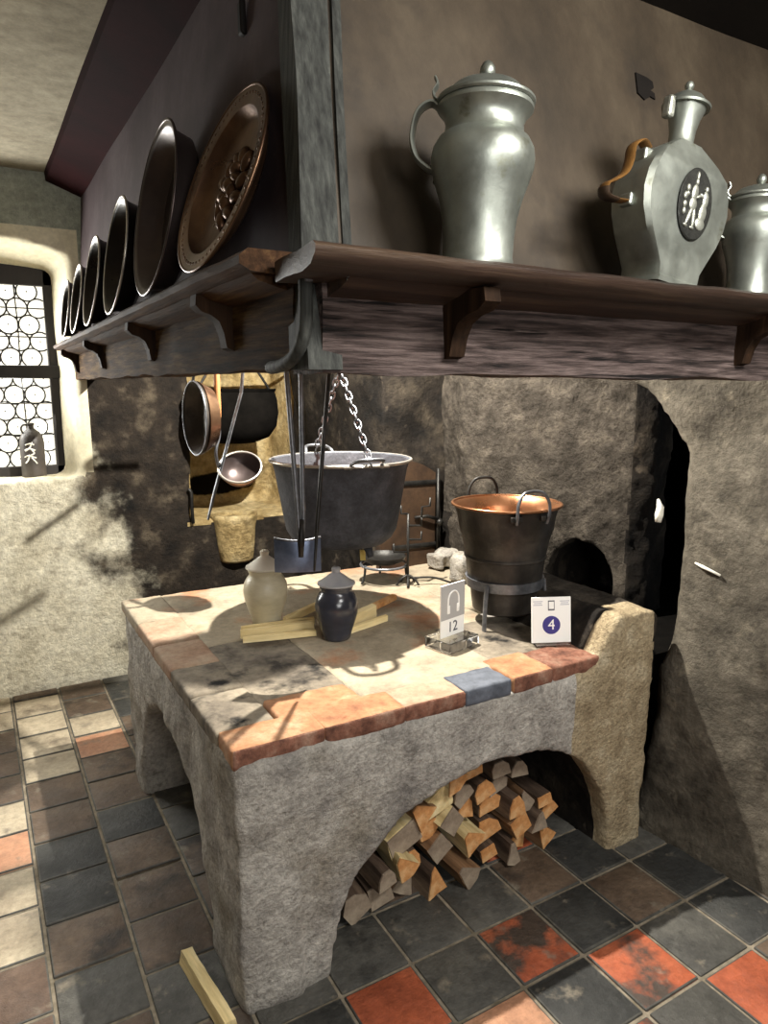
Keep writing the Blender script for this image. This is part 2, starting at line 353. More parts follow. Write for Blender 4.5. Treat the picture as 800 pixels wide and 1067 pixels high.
def text(body, size, m, parent, M, depth=.0006, name='lettering'):
    cu = bpy.data.curves.new('txt', 'FONT'); cu.body = body; cu.size = size; cu.align_x = 'CENTER'; cu.align_y = 'CENTER'; cu.extrude = depth
    o = bpy.data.objects.new('txt', cu); COL.objects.link(o)
    dg = bpy.context.evaluated_depsgraph_get(); me = bpy.data.meshes.new_from_object(o.evaluated_get(dg))
    bpy.data.objects.remove(o); me.materials.clear(); me.materials.append(MT[m])
    r = bpy.data.objects.new(name, me); COL.objects.link(r); r.parent = parent; r.matrix_local = M
    return r

# ================================================================== the room
# floor: square tiles laid on the axes of the room
bm = BM(); TX, TY, S = 1.335, 1.21, .2135
TM = ['tile_grey', 'tile_black', 'tile_red', 'tile_brown', 'tile_sand_lit', 'tile_orange', 'tile_umber']
fixed = {(0, -1): 2, (-1, 0): 2, (1, 0): 3, (0, 0): 1, (-1, 1): 0, (0, 1): 3, (-3, 0): 2, (-2, -1): 5, (1, -2): 2, (-2, 0): 0, (-1, -1): 1, (-2, 1): 0, (1, -1): 0, (-3, 1): 0,
         (2, 0): 1, (2, -1): 1, (1, 1): 1, (-1, -2): 2, (0, -2): 0, (-3, -1): 0, (-7, 5): 5, (-7, 4): 4, (-5, 5): 1, (-5, 4): 3, (-5, 3): 3, (-5, 2): 3, (-6, 2): 0, (-5, 7): 3}
box(bm, -2.3, 3.0, -2.9, 3.9, -.08, -.006, mi=7)
for i in range(-17, 5):
    for j in range(-19, 14):
        x0, y0 = TX+i*S, TY+j*S
        off = (.5*S if (i % 2 and x0 < .3) else 0)
        y0 += off
        if x0 > 2.2 or y0 > 3.88: continue
        rnd = random.Random(i*131+j*17)
        mi = fixed.get((i, j))
        if mi is None:
            mi = rnd.choice([0, 1, 3, 0, 2, 3]) if x0 > .4 else rnd.choice([4, 3, 4, 5] if y0 > 2.85 else [4, 4, 5, 3, 6] if x0 < 0 else [3, 0, 1, 3])  # left floor: pale tiles paint the lamp patch, dark ones the hearth's shadow
        g = .0045; dz = rnd.uniform(-.0025, .0025)
        vs = box(bm, x0+g, x0+S-g, y0+g, min(y0+S-g, 3.9), -.03, dz, bev=.005, seg=2, mi=mi)
struct('floor', bm, None, mats=TM+['grout'], smooth=40)

# back wall with the window recess and the warm-coloured niche
bm = BM(); box(bm, -2.3, 1.75, 3.85, 4.4, -.05, 2.75)
cut = BM()
def arch_poly(x0, x1, z0, zs, zt, n=10):
    return [(x0, z0), (x1, z0)]+[(x1+(x0-x1)*k/n, zs+(zt-zs)*math.sin(PI*k/n)**.6) for k in range(n+1)]
pf = arch_poly(-.72, .468, 1.095, 2.16, 2.235); pb = arch_poly(-.64, .395, 1.085, 2.09, 2.11)
loft(cut, [[(p[0], 3.7, p[1]) for p in pf], [(p[0], 3.85, p[1]) for p in pf], [(p[0], 4.12, p[1]) for p in pb], [(p[0], 4.6, p[1]) for p in pb]])
cut2 = BM(); np_ = [(1.0, .815), (1.66, .80), (1.66, 1.78), (1.02, 1.78)]
nb = [(1.06, .84), (1.60, .84), (1.60, 1.74), (1.07, 1.74)]
loft(cut2, [[(p[0], 3.6, p[1]) for p in np_], [(p[0], 3.85, p[1]) for p in np_], [(p[0], 4.22, p[1]) for p in nb]])
bm = evalmesh(bm, [('CUT', cut), ('CUT', cut2), ('VOX', .022), ('SMOOTH', 2)])
for v in bm.verts:                                    # niche back bulges like rough stone
    if 1.0 < v.co.x < 1.66 and .8 < v.co.z < 1.8 and v.co.y > 3.9: v.co.y += .03*noise.noise(v.co*5)
jitter(bm, [(3, .012), (9, .006), (28, .003)], lambda p: 1.0 if p.z < 1.1 or p.x > .5 else .45)
bm.normal_update()
for f in bm.faces:
    c = f.calc_center_median()
    if c.y > 3.853 and .97 < c.x < 1.68 and .77 < c.z < 1.8 and (c.y > 3.87 or c.z < .84): f.material_index = 1
    elif c.x < .48 and 1.06 < c.z < 2.3 and c.y > 3.858: f.material_index = 2
    elif -.8 < c.x < .52 and 1.1 < c.z < 2.27 and c.y < 3.87 and ((c.x-.468)**2 < .003 or c.z > 2.16): f.material_index = 2
struct('wall_back', bm, None, smooth=True, mats=['wall_back', 'niche', 'reveal'])

# leaded roundel window
win = bpy.data.objects.new('window_1', None); COL.objects.link(win); win['kind'] = 'structure'; win.location = (-.12, 4.08, 1.08)
def wbox(name, boxes, m, bev=.004):
    bm = BM()
    for q in boxes: box(bm, *q, bev=bev)
    return obj(name, bm, m, win)
W0, W1 = -.52, .535
wbox('window_frame', [(W0, W0+.045, -.02, .05, 0, 1.03), (W1-.045, W1, -.02, .05, 0, 1.03), (W0, W1, -.02, .05, 0, .055), (W0, W1, -.02, .05, .955, 1.06),
                      (W0, W1, -.035, .05, .50, .565), (-.02, .035, -.03, .05, 0, 1.03)], 'frame')
for (x0, x1) in ((W0+.045, -.02), (.035, W1-.045)):
    for (z0, z1) in ((.055, .50), (.565, .955)):
        bm = BM(); box(bm, x0, x1, .018, .022, z0, z1); pane = obj('pane', bm, 'glass_lit', win)
        bm = BM(); r = .047; row = 0; zc = z0+r*.8
        while zc < z1+r*.4:
            xc = x1-r*(.6 if row % 2 else 1.55)
            while xc > x0-r*.5:
                pts = [V(xc+r*math.cos(a), .016, zc+r*math.sin(a)) for a in [2*PI*k/20 for k in range(21)]]
                seg = [p for p in pts if x0 <= p.x <= x1 and z0 <= p.z <= z1]
                run = []
                for p in pts+[None]:
                    if p is not None and x0-.001 <= p.x <= x1+.001 and z0-.001 <= p.z <= z1+.001: run.append(p)
                    else:
                        if len(run) > 1: tube(bm, run, .0036, 6)
                        run = []
                bmesh.ops.create_icosphere(bm, subdivisions=1, radius=.004, matrix=Matrix.Translation((xc, .017, zc)))
                xc -= 2*r
            zc += r*1.73; row += 1
        for zz in (z0+(z1-z0)*.36, z0+(z1-z0)*.72): tube(bm, [(x0, .008, zz), (x1, .008, zz)], .003, 6)
        tube(bm, [(x1-.13, .006, z0), (x1-.125, .006, (z0+z1)/2), (x1-.13, .006, z1)], .003, 6)
        obj('leading', bm, 'lead', pane, smooth=True)

# other walls and the ceiling
bm = BM(); box(bm, -2.3, -2.2, -2.9, 3.85, -.05, 2.7); struct('wall_left', bm, 'room_wall')
bm = BM(); box(bm, -2.3, 2.3, -2.95, -2.85, -.05, 2.7); struct('wall_front', bm, 'room_wall')
bm = BM(); box(bm, -2.3, 3.05, -2.95, 4.4, 2.52, 2.62)
bm = evalmesh(bm, [('VOX', .05)]); jitter(bm, [(3, .008)], lambda p: 1 if p.z < 2.55 else 0); struct('ceiling', bm, 'ceiling', smooth=True)
# right wall: thick plastered jamb whose rear edge bells out under the hood
bm = BM()
prof = [(-2.85, -.05), (1.60, -.05), (1.53, .3), (1.50, .62), (1.485, .95), (1.475, 1.2), (1.475, 1.34), (1.545, 1.44), (1.65, 1.54), (1.85, 1.62), (1.85, 2.6), (-2.85, 2.6)]
loft(bm, [[(2.02, p[0], p[1]) for p in prof], [(2.4, p[0], p[1]) for p in prof]])
bm = evalmesh(bm, [('VOX', .03), ('SMOOTH', 3)])
for v in bm.verts:
    if v.co.x < 2.15:
        v.co.x += -.08*max(0, min(1, (v.co.y-1.1)/.5))+.02*max(0, min(1, (1.1-v.co.y)/.5))
        if v.co.z < .12: v.co.x -= .02*(1-v.co.z/.12)
jitter(bm, [(2.2, .03), (6, .014), (18, .006)])
wr = struct('wall_right', bm, 'wall_right', smooth=True)
for pts, r in (([(1.950, 1.56, 1.175), (1.945, 1.545, 1.15), (1.948, 1.55, 1.125), (1.945, 1.55, 1.1)], [.004, .012, .014, .01]), ([(1.975, 1.42, .985), (1.97, 1.39, .98), (1.975, 1.33, .965)], [.003, .006, .004])):
    bm = BM(); tube(bm, pts, r, 8); obj('plaster_chip', bm, 'white_chip', wr, smooth=True)
# chimney masonry behind the hearth
bm = BM(); box(bm, 1.62, 3.0, 2.82, 3.9, -.05, 2.6)
bm = evalmesh(bm, [('VOX', .03), ('SMOOTH', 2)]); jitter(bm, [(3, .035), (8, .014), (22, .006)])
cb = struct('wall_chimney_back', bm, 'soot_shade_wall', smooth=True)
bm = BM(); prism(bm, [(1.96, 2.9), (1.93, 2.60), (2.26, 1.94), (2.335, 1.895), (2.5, 1.95), (2.5, 2.9)], .55, 2.6)
cut = BM(); ap = arch_poly(-.16, .13, .0, .74-.62, .9-.62)
M = Matrix.Translation((2.17, 2.10, .62)) @ Matrix.Rotation(math.radians(-63.5), 4, 'Z')
loft(cut, [[M @ V(p[0], h, p[1]) for p in ap] for h in (-.25, .35)])
bm = evalmesh(bm, [('CUT', cut), ('VOX', .02), ('SMOOTH', 2)]); jitter(bm, [(4, .02), (14, .012), (35, .008)])
bm.normal_update()
for f in bm.faces:
    c = f.calc_center_median()
    inside = (c-V(2.17, 2.10, c.z)).dot(V(.895, .446, 0)) > .07 and c.z < .95
    f.material_index = 1 if (inside or (c-V(2.26, 1.94, c.z)).dot(V(.447, -.895, 0)) > -.004 or c.x > 2.262) else 0  # arch hole and turned-away face made darker, shade put into the colour
struct('wall_chimney_side', bm, None, smooth=True, mats=['stone_rough', 'soot_shade_wall'])
bm = BM(); box(bm, 2.9, 3.0, 1.5, 2.9, -.05, 2.6); struct('wall_alcove', bm, 'dull_black')
bm = BM(); prism(bm, [(1.98, 2.82), (1.97, 1.6), (2.9, 1.6), (2.9, 2.82)], -.05, .60); struct('trim_1', bm, 'dull_black')

# sandstone drain spout under the niche
bm = BM(); lathe(bm, [(0, .55), (.085, .555), (.1, .57), (.108, .64), (.118, .74), (.128, .80), (.132, .825), (.11, .83), (.09, .80), (0, .79)], 32, Matrix.Translation((1.25, 3.86, 0)) @ Matrix.Diagonal((1, .75, 1, 1)))
jitter(bm, [(12, .006), (30, .003)]); tag(obj('stone_spout', bm, 'niche', smooth=True), 'half round sandstone spout jutting from the sooty wall under the lit niche', 'stone spout')
# iron latch rod on niche edge
bm = BM(); tube(bm, spline([(1.005, 3.835, .80), (1.0, 3.825, .9), (1.0, 3.825, .97), (.985, 3.83, .99)], 5), .01, 8)
tag(obj('wall_hook', bm, 'iron', smooth=True), 'dark upright iron hook at the left edge of the lit niche', 'hook')

# ================================================================== hearth
hearth = thing('hearth', 'raised grey plastered masonry hearth with arched wood store and brick-edged top', 'hearth', (0, 0, 0))
bm = BM()
poly = [(.455, -.02), (1.90, -.02), (1.905, .4), (1.925, .80), (1.90, .825), (1.73, .83), (1.705, .81), (1.675, .765), (1.64, .70), (1.60, .672), (.46, .672)]
prism(bm, poly, 1.492, 2.0, 'y')
box(bm, .452, 1.98, 1.95, 2.83, -.02, .668)
prism(bm, [(1.745, 1.95), (1.93, 1.95), (1.97, 2.25), (1.84, 2.3)], .5, .815)
cut = BM()
fa = [(.70, -.1), (1.73, -.1)]+[(1.215+.515*math.copysign(abs(math.cos(a))**.85, math.cos(a))+.03*math.sin(a), .465*math.sin(a)**.95) for a in [PI*k/20 for k in range(21)]]
loft(cut, [[(p[0], 1.2, p[1]) for p in fa], [(p[0], 2.05, p[1]) for p in fa]])
cut2 = BM()
fs = [(1.78, -.1), (2.62, -.1)]+[(2.20+.42*math.cos(a), .49*math.sin(a)**.8) for a in [PI*k/20 for k in range(21)]]
loft(cut2, [[(.2, p[0], p[1]) for p in fs], [(.66, p[0], p[1]) for p in fs]])
bm = evalmesh(bm, [('VOX', .016), ('CUT', cut), ('CUT', cut2), ('VOX', .014), ('SMOOTH', 4)])
for v in bm.verts:                                    # the left front leg swells towards its foot
    if v.co.x < .62 and v.co.y < 1.8: v.co.y -= .015*max(0, 1-v.co.z/.5)
jitter(bm, [(4, .012), (11, .006), (32, .004)])
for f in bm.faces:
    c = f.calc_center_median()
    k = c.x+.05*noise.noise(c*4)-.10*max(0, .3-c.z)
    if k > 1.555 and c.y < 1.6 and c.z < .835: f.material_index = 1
    if c.y > 1.56 and c.z < .66 and c.x > .7: f.material_index = 2  # inside of the wood store darkened, recess shade as colour
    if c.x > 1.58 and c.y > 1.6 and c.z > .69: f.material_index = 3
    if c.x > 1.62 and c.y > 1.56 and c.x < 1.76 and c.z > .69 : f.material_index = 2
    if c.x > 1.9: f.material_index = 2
obj('body', bm, None, hearth, smooth=True, mats=['plaster', 'plaster_warm_lit', 'soot_shade_wall', 'stone_rough'])
def slab(name, x0, x1, y0, y1, m, z1=.705, z0=.655, amp=.004, bev=.002, par=hearth, vox=.012, front=False):
    bm = BM(); box(bm, x0, x1, y0, y1, z0, z1, bev=bev)
    bm = evalmesh(bm, [('VOX', vox*.7), ('SMOOTH', 1)]); jitter(bm, [(9, amp*.7), (30, amp*.5)])
    ms = [m]
    if front:
        ms.append('brick_red'); bm.normal_update()
        for f in bm.faces:
            if f.normal.y < -.55 and f.calc_center_median().y < y0+.02: f.material_index = 1
    return obj(name, bm, None, par, smooth=True, mats=ms)
slab('flagstone', .60, 1.60, 2.20, 2.88, 'hearth_top', .703, vox=.018)
slab('flagstone', 1.58, 1.97, 2.12, 2.88, 'hearth_top', .702, vox=.018)
slab('flagstone', .86, 1.60, 1.60, 2.215, 'hearth_top', .703, vox=.018)
slab('sooty_flagstone', .60, .87, 1.72, 2.21, 'soot_slab', .703)
slab('sooty_flagstone', 1.33, 1.70, 1.60, 1.98, 'soot_slab', .7045)
for (x0, x1, m) in ((.455, .70, 'brick_orange'), (.695, .935, 'brick_orange'), (.93, 1.135, 'brick_pale'), (1.13, 1.30, 'brick_blue')):
    slab('edge_brick', x0+.001, x1-.001, 1.497, 1.615, m, .706, front=(m != 'brick_blue'))
slab('edge_brick', .615, .86, 1.60, 1.73, 'brick_orange', .706)
slab('edge_brick', 1.303, 1.46, 1.497, 1.66, 'brick_orange', .706, front=True)
slab('edge_brick', 1.457, 1.655, 1.497, 1.64, 'brick_red', .707, amp=.007)
for (y0, y1, m) in ((1.61, 1.85, 'soot_slab'), (1.85, 2.07, 'soot_slab'), (2.07, 2.30, 'brick_pale'), (2.30, 2.56, 'brick_pale'), (2.56, 2.88, 'hearth_top')):
    slab('edge_brick', .453, .612, y0+.001, y1-.001, m, .705)

# ---- firewood under the arch (logs lie front to back)
def log(name, x, z, shape, w, h, L, ang, bark, end, label, y=1.60, yaw=0., pitch=0.):
    o = thing(name, label, 'log', (x, y, z), (pitch, 0, yaw), 'split firewood under the hearth arch')
    rnd = random.Random(int(x*1000+z*777)); n = 10
    if shape == 'wedge': P = [(-.52, -.42), (.0, -.5), (.52, -.40), (.14, .5), (-.10, .48)]
    elif shape == 'half': P = [(-.52, -.42), (.52, -.40), (.46, .1), (.18, .45), (-.22, .44), (-.48, .08)]
    else: P = [(-.50, -.46), (.5, -.42), (.42, .46), (-.46, .38)]
    P = [(p[0]*(1+rnd.uniform(-.2, .2)), p[1]*(1+rnd.uniform(-.2, .2))) for p in P]
    ca, sa = math.cos(ang), math.sin(ang)
    P = [((p[0]*w)*ca-(p[1]*h)*sa, (p[0]*w)*sa+(p[1]*h)*ca) for p in P]
    P = dense(P, .018)
    bm = BM(); rings = []
    sd = V(x*9, z*7, 1)
    for i in range(n+1):
        s = i/n; k = 1-.06*noise.noise(sd+V(0, s*3, 0))
        rings.append([V(p[0]*k, s*L, p[1]*k)+V(noise.noise(sd+V(p[0]*40, s*4, p[1]*40)), 0, noise.noise(sd+V(p[1]*40, s*4, 9)))*.004 for p in P])
    loft(bm, rings, True, False)
    R0 = [v for v in bm.verts if v.co.y < 1e-6]
    bm.faces.new([v for v in bm.verts][:len(P)]); bm.faces.new([v for v in bm.verts][-len(P):])
    wood_o = obj('split_wood', bm, bark, o, smooth=50)
    bm = BM()
    loft(bm, [[(p[0]*.985, -.0045+noise.noise(sd+V(p[0]*50, 0, p[1]*50))*.002, p[1]*.985) for p in P], [(p[0]*.985, .001, p[1]*.985) for p in P]])
    obj('sawn_end', bm, end, o)
    return o
B, PB, PP, EO, EG = 'bark', 'split_brown', 'split_pale', 'end_orange', 'end_grey'
rows = {
 'bottom': [(.846, .052, 'half', .085, .10, B, EG, .5), (.935, .056, 'quad', .075, .085, B, EG, .3), (1.022, .050, 'wedge', .075, .085, PB, EG, -.4), (1.105, .050, 'wedge', .065, .095, B, EO, .2),
            (1.215, .050, 'wedge', .075, .075, PB, EG, .9), (1.325, .060, 'quad', .055, .05, B, EO, .2), (1.40, .045, 'wedge', .06, .07, B, EG, .1), (1.475, .050, 'wedge', .065, .075, B, EO, -.4), (1.562, .045, 'wedge', .08, .08, PB, EO, .6)],
 'second': [(.93, .135, 'half', .06, .065, B, EG, .2), (.99, .150, 'wedge', .075, .07, PP, EO, .7), (1.045, .130, 'half', .055, .06, B, EO, 0), (1.145, .125, 'quad', .075, .085, PB, EG, .5), (1.25, .135, 'wedge', .09, .075, PP, EO, .8), (1.335, .130, 'half', .085, .075, B, EO, .3), (1.435, .135, 'quad', .075, .085, PB, EO, .4), (1.512, .125, 'wedge', .06, .06, B, EG, 0), (1.59, .130, 'half', .062, .065, B, EO, .5)],
 'third': [(1.005, .215, 'quad', .10, .08, PP, EG, .3), (1.105, .205, 'wedge', .085, .10, PB, EO, .6), (1.19, .205, 'quad', .07, .085, PP, EG, .7), (1.262, .215, 'wedge', .07, .07, B, EO, -.3), (1.345, .210, 'half', .085, .07, B, EO, .2), (1.415, .205, 'half', .06, .08, B, EO, .1), (1.478, .195, 'wedge', .055, .07, PB, EG, .4), (1.542, .190, 'quad', .055, .04, B, EO, .1)],
 'fourth': [(1.06, .285, 'wedge', .09, .08, PB, EO, .8), (1.145, .290, 'quad', .105, .085, PP, PP, .3), (1.235, .285, 'half', .075, .07, B, EG, .6), (1.31, .280, 'half', .075, .065, B, EO, .3), (1.385, .270, 'half', .07, .065, B, EG, .1)],
 'top': [(1.185, .360, 'wedge', .085, .07, PP, EO, .4), (1.28, .352, 'quad', .085, .075, B, EO, .15), (1.37, .335, 'half', .07, .06, B, EG, .2), (1.45, .315, 'half', .06, .06, B, EG, 0)]}
ordw = ['first', 'second', 'third', 'fourth', 'fifth', 'sixth', 'seventh', 'eighth', 'ninth']
desc = {B: 'brown barked', PB: 'brown split', PP: 'pale yellow split'}; edesc = {EO: 'orange sawn end', EG: 'greyish sawn end', PP: 'pale rough end'}
for rn, lst in rows.items():
    for k, (x, z, sh, w, h, bk, en, an) in enumerate(lst):
        rnd = random.Random(int(x*999)+k)
        log('firewood_log', x, z, sh, w*1.04, h*1.04, rnd.uniform(.30, .36), an, bk, en,
            f'{desc[bk]} log, {edesc[en]}, {ordw[k]} from left in {rn} row of firewood', y=1.60+rnd.uniform(-.03, .05)+(z*.12), yaw=rnd.uniform(-.1, .1))

# ================================================================== chimney hood
hood = thing('chimney_hood', 'dark wooden chimney hood with carved mantel beam and shelf above the hearth', 'chimney hood', (0, 0, 0))
hx = lambda z: .478+.083*(z-1.57)
hy = lambda z: 1.055+.255*(z-1.57)
def panel_left():
    bm = BM(); rings = []
    for i in range(13):
        z = 1.60+(2.53-1.60)*i/12
        ring = [(hx(z), hy(z)+.01+(3.86-hy(z)-.01)*k/24, z) for k in range(25)]+[(hx(z)+.03, 3.86-(3.86-hy(z)-.01)*k/24, z) for k in range(25)]
        ring = [V(*p)+V(.004*noise.noise(V(*p)*3), 0, 0) for p in ring]
        rings.append(ring)
    loft(bm, rings); return bm
obj('left_panel', panel_left(), 'hood_left', hood, smooth=40)
bm = BM(); rings = []
for i in range(13):
    z = 1.60+(2.53-1.60)*i/12
    ring = [V(hx(z)+.01+(2.9-hx(z)-.01)*k/30, hy(z), z) for k in range(31)]+[V(2.9-(2.9-hx(z)-.01)*k/30, hy(z)+.03, z) for k in range(31)]
    rings.append([p+V(0, .005*noise.noise(p*3), 0) for p in ring])
bm2 = BM(); loft(bm2, rings)
obj('front_panel', bm2, 'hood_front', hood, smooth=40)
mort = BM(); loft(mort, [[(x, hy(z)-.004, z) for x, z in P_] for P_ in [[(1.352, 2.19), (1.372, 2.178), (1.392, 2.19), (1.408, 2.186), (1.408, 2.20), (1.396, 2.204), (1.408, 2.212), (1.407, 2.226), (1.39, 2.232), (1.354, 2.236)]]]+[[(x, hy(z)+.012, z) for x, z in P_] for P_ in [[(1.352, 2.19), (1.372, 2.178), (1.392, 2.19), (1.408, 2.186), (1.408, 2.20), (1.396, 2.204), (1.408, 2.212), (1.407, 2.226), (1.39, 2.232), (1.354, 2.236)]]])
obj('mortise_plug', mort, 'cornice', hood)
# corner post with gap strip, following both slopes
def post(name, dx0, dx1, dy0, dy1, z0, z1, m, flare=0):
    bm = BM(); rings = []; n = 24
    for i in range(n+1):
        z = z0+(z1-z0)*i/n
        e = flare*max(0, 1-(z-z0)/.05)**2
        P = dense([(hx(z)+dx0, hy(z)+dy0), (hx(z)+dx1, hy(z)+dy0), (hx(z)+dx1, hy(z)+dy1), (hx(z)+dx0, hy(z)+dy1)], .018)
        rings.append([V(p[0], p[1], z)+V(noise.noise(V(p[0]*8, p[1]*8, z*4)), noise.noise(V(p[0]*8+5, p[1]*8, z*4)), 0)*.006 for p in P])
    loft(bm, rings); return obj(name, bm, m, hood, smooth=45)
post('corner_post', -.012, .052, -.012, .05, 1.755, 2.53, 'post')
post('post_strip', .062, .078, -.008, .01, 1.755, 2.53, 'post')
post('corner_block', -.016, .044, -.020, .05, 1.573, 1.728, 'post')
# mantel beams
bp = dense([(1.04, 1.567), (1.16, 1.567), (1.16, 1.73), (1.085, 1.73), (1.045, 1.72)], .02)
bm = BM(); extr(bm, bp, .49, 2.08, 70, lambda p, q, s: (s, p+.006*noise.noise(V(s*3, q*14, 0)), q-.004*(s-.49)+(.006*noise.noise(V(s*6, p*5, 3)) if q < 1.58 else 0)), .004, 9)
obj('mantel_beam', bm, 'beam_x', hood, smooth=60)
bp = dense([(.465, 1.575), (.56, 1.575), (.56, 1.73), (.465, 1.73)], .02)
bm = BM(); extr(bm, bp, 1.10, 3.86, 90, lambda p, q, s: (p+.005*noise.noise(V(s*3, q*14, 0)), s, q+(.006*noise.noise(V(s*6, p*5, 3)) if q < 1.58 else 0)), .004, 9)
obj('mantel_beam', bm, 'beam_y', hood, smooth=60)
# iron strap at the corner foot
bm = BM(); tube(bm, spline([(.452, 1.17, 1.578), (.452, 1.11, 1.582), (.455, 1.06, 1.60), (.458, 1.035, 1.64), (.458, 1.032, 1.72)], 6), .011, 10)
obj('corner_bead', bm, 'post', hood, smooth=True)
# shelves
fp = [(.895, 1.722), (.893, 1.731), (.902, 1.737), (1.09, 1.737), (1.09, 1.708), (.95, 1.706), (.915, 1.71)]
bm = BM(); extr(bm, dense(fp, .015), .432, 2.0, 60, lambda p, q, s: (s-(.02*(1.09-p)/.19 if s < .44 else 0), p+.003*noise.noise(V(s*5, 0, 1)), q-.006*(s-.43)), .0025, 14)
shf = obj('mantel_shelf', bm, 'shelf_x', hood, smooth=50)
fp = [(.377, 1.733), (.377, 1.745), (.392, 1.757), (.50, 1.757), (.50, 1.728), (.43, 1.722), (.395, 1.724)]
bm = BM(); extr(bm, dense(fp, .012), 1.10, 3.84, 90, lambda p, q, s: (p+.003*noise.noise(V(s*4, 0, 5)), s, q-.009*(s-1.1)/2.7*1.5), .002, 14)
obj('mantel_shelf', bm, 'shelf_y', hood, smooth=50)
# cove moulding below the front shelf
bm = BM(); extr(bm, dense([(.965, 1.708), (1.05, 1.708), (1.05, 1.683), (1.03, 1.688), (.995, 1.695), (.975, 1.702)], .012), .50, 2.02, 40, lambda p, q, s: (s, p, q-.005*(s-.43)), .001, 14)
obj('cove_moulding', bm, 'shelf_x', hood, smooth=50)
bm = BM(); extr(bm, dense([(.40, 1.726), (.47, 1.726), (.47, 1.70), (.45, 1.704), (.415, 1.714)], .012), 1.12, 3.84, 60, lambda p, q, s: (p, s, q-.009*(s-1.1)/2.7*1.5), .001, 14)
obj('cove_moulding', bm, 'shelf_y', hood, smooth=50)
def bracket_poly(): return [(0, 0), (.12, 0), (.124, -.022), (.105, -.034), (.075, -.040), (.05, -.052), (.036, -.075), (.028, -.105), (.0, -.112)]
for xx in (.735, 1.545):                               # under the front shelf
    bm = BM(); P = bracket_poly()
    loft(bm, [[(xx+w, 1.05-p[0], 1.702+p[1]) for p in dense(P, .01)] for w in (-.016, .016)])
    bmesh.ops.bevel(bm, geom=[e for e in bm.edges if e.calc_face_angle(0) > .8], offset=.004, segments=2, affect='EDGES')
    obj('shelf_bracket', bm, 'bracket', hood, smooth=50)
for yy in (1.42, 2.10, 2.95, 3.70):
    bm = BM(); P = [(p[0]*.62, p[1]*.95) for p in bracket_poly()]
    loft(bm, [[(.468-p[0], yy+w, 1.722-.005*(yy-1.1)+p[1]) for p in dense(P, .01)] for w in (-.02, .02)])
    obj('shelf_bracket', bm, 'bracket', hood, smooth=50)
# nail and clamp at corner
bm = BM(); box(bm, .452, .466, 1.018, 1.032, 1.702, 1.726, bev=.003); obj('iron_clamp', bm, 'iron_grey', hood)
# cornices at the ceiling
bm = BM(); loft(bm, [[(.40, s, 2.485), (.56, s, 2.425), (.60, s, 2.53), (.395, s, 2.53)] for s in (1.05, 3.86)])
obj('cornice', bm, 'oxblood', hood)
bm = BM(); loft(bm, [[(s, 1.10, 2.43), (s, 1.29, 2.41), (s, 1.32, 2.53), (s, 1.08, 2.53)] for s in (.40, 2.0)])
obj('cornice', bm, 'cornice', hood)
# tiny keyhole slot of the left boards: dark inlay plate
bm = BM(); box(bm, .522, .5335, 1.46, 1.485, 2.225, 2.285, bev=.004); jitter(bm, [(60, .004)]); obj('slot_plate', bm, 'cornice', hood)

# ================================================================== pewter on the front shelf
SZ = lambda x: 1.737-.006*(x-.43)+.0015
def jug(name, x, y, lean, s, label, rz, beak=True):
    o = thing(name, label, 'jug', (x, y, SZ(x)), (0, lean, 0))
    P = [(0, .0), (.058, 0), (.0595, .006), (.0585, .014), (.0575, .018), (.0578, .05), (.061, .08), (.068, .11), (.0765, .135), (.0825, .155), (.0835, .17), (.081, .185), (.073, .199), (.066, .204),
         (.0645, .206), (.063, .212), (.0625, .222), (.066, .232), (.0735, .240), (.0765, .243), (.0765, .248), (.0745, .251), (.070, .251), (.06, .22), (.06, .2), (0, .19)]
    bm = BM(); lathe(bm, [(r*s, z*s) for r, z in P], 56); obj('body', bm, 'pewter', o, smooth=40)
    L = [(0, .2515), (.076, .2515), (.0785, .254), (.0785, .2575), (.076, .260), (.066, .264), (.060, .271), (.052, .278), (.036, .2835), (.018, .286), (.010, .288), (0, .288)]
    bm = BM(); lathe(bm, [(r*s, z*s) for r, z in L], 56); lid = obj('lid', bm, 'pewter', o, smooth=40)
    F = [(0, .287), (.006, .288), (.0065, .291), (.010, .295), (.0125, .301), (.0115, .308), (.008, .314), (.004, .317), (0, .3175)]
    bm = BM(); lathe(bm, [(r*s, z*s) for r, z in F], 24); obj('finial', bm, 'pewter', lid, smooth=40)
    R = Matrix.Rotation(rz, 3, 'Z')
    pts = [R @ V(*p)*s for p in spline([(-.066, 0, .240), (-.086, 0, .256), (-.108, 0, .242), (-.116, 0, .205), (-.108, 0, .175), (-.09, 0, .158), (-.076, 0, .150), (-.074, 0, .135)], 8)]
    bm = BM(); tube(bm, pts, .0085*s, 10, flat=(1.7, .55)); h = obj('handle', bm, 'pewter', o, smooth=50)
    pts = [R @ V(*p)*s for p in spline([(-.068, 0, .256), (-.080, 0, .262), (-.084, 0, .272), (-.078, 0, .284), (-.082, 0, .294)], 6)]
    bm = BM(); tube(bm, pts, [.007*s]*len(pts), 10, flat=(1.6, .35)); obj('thumb_piece', bm, 'pewter', lid, smooth=50)
    return o
jug('pewter_jug', .745, .985, math.radians(2.5), 1.0, 'tall bulbous pewter jug with domed lid and big scroll handle, nearest the hood corner', math.radians(-38))
jug('pewter_jug', 1.475, .985, math.radians(3), .80, 'smaller lidded pewter jug at the right edge of the photo, behind the flat flask', math.radians(-38))

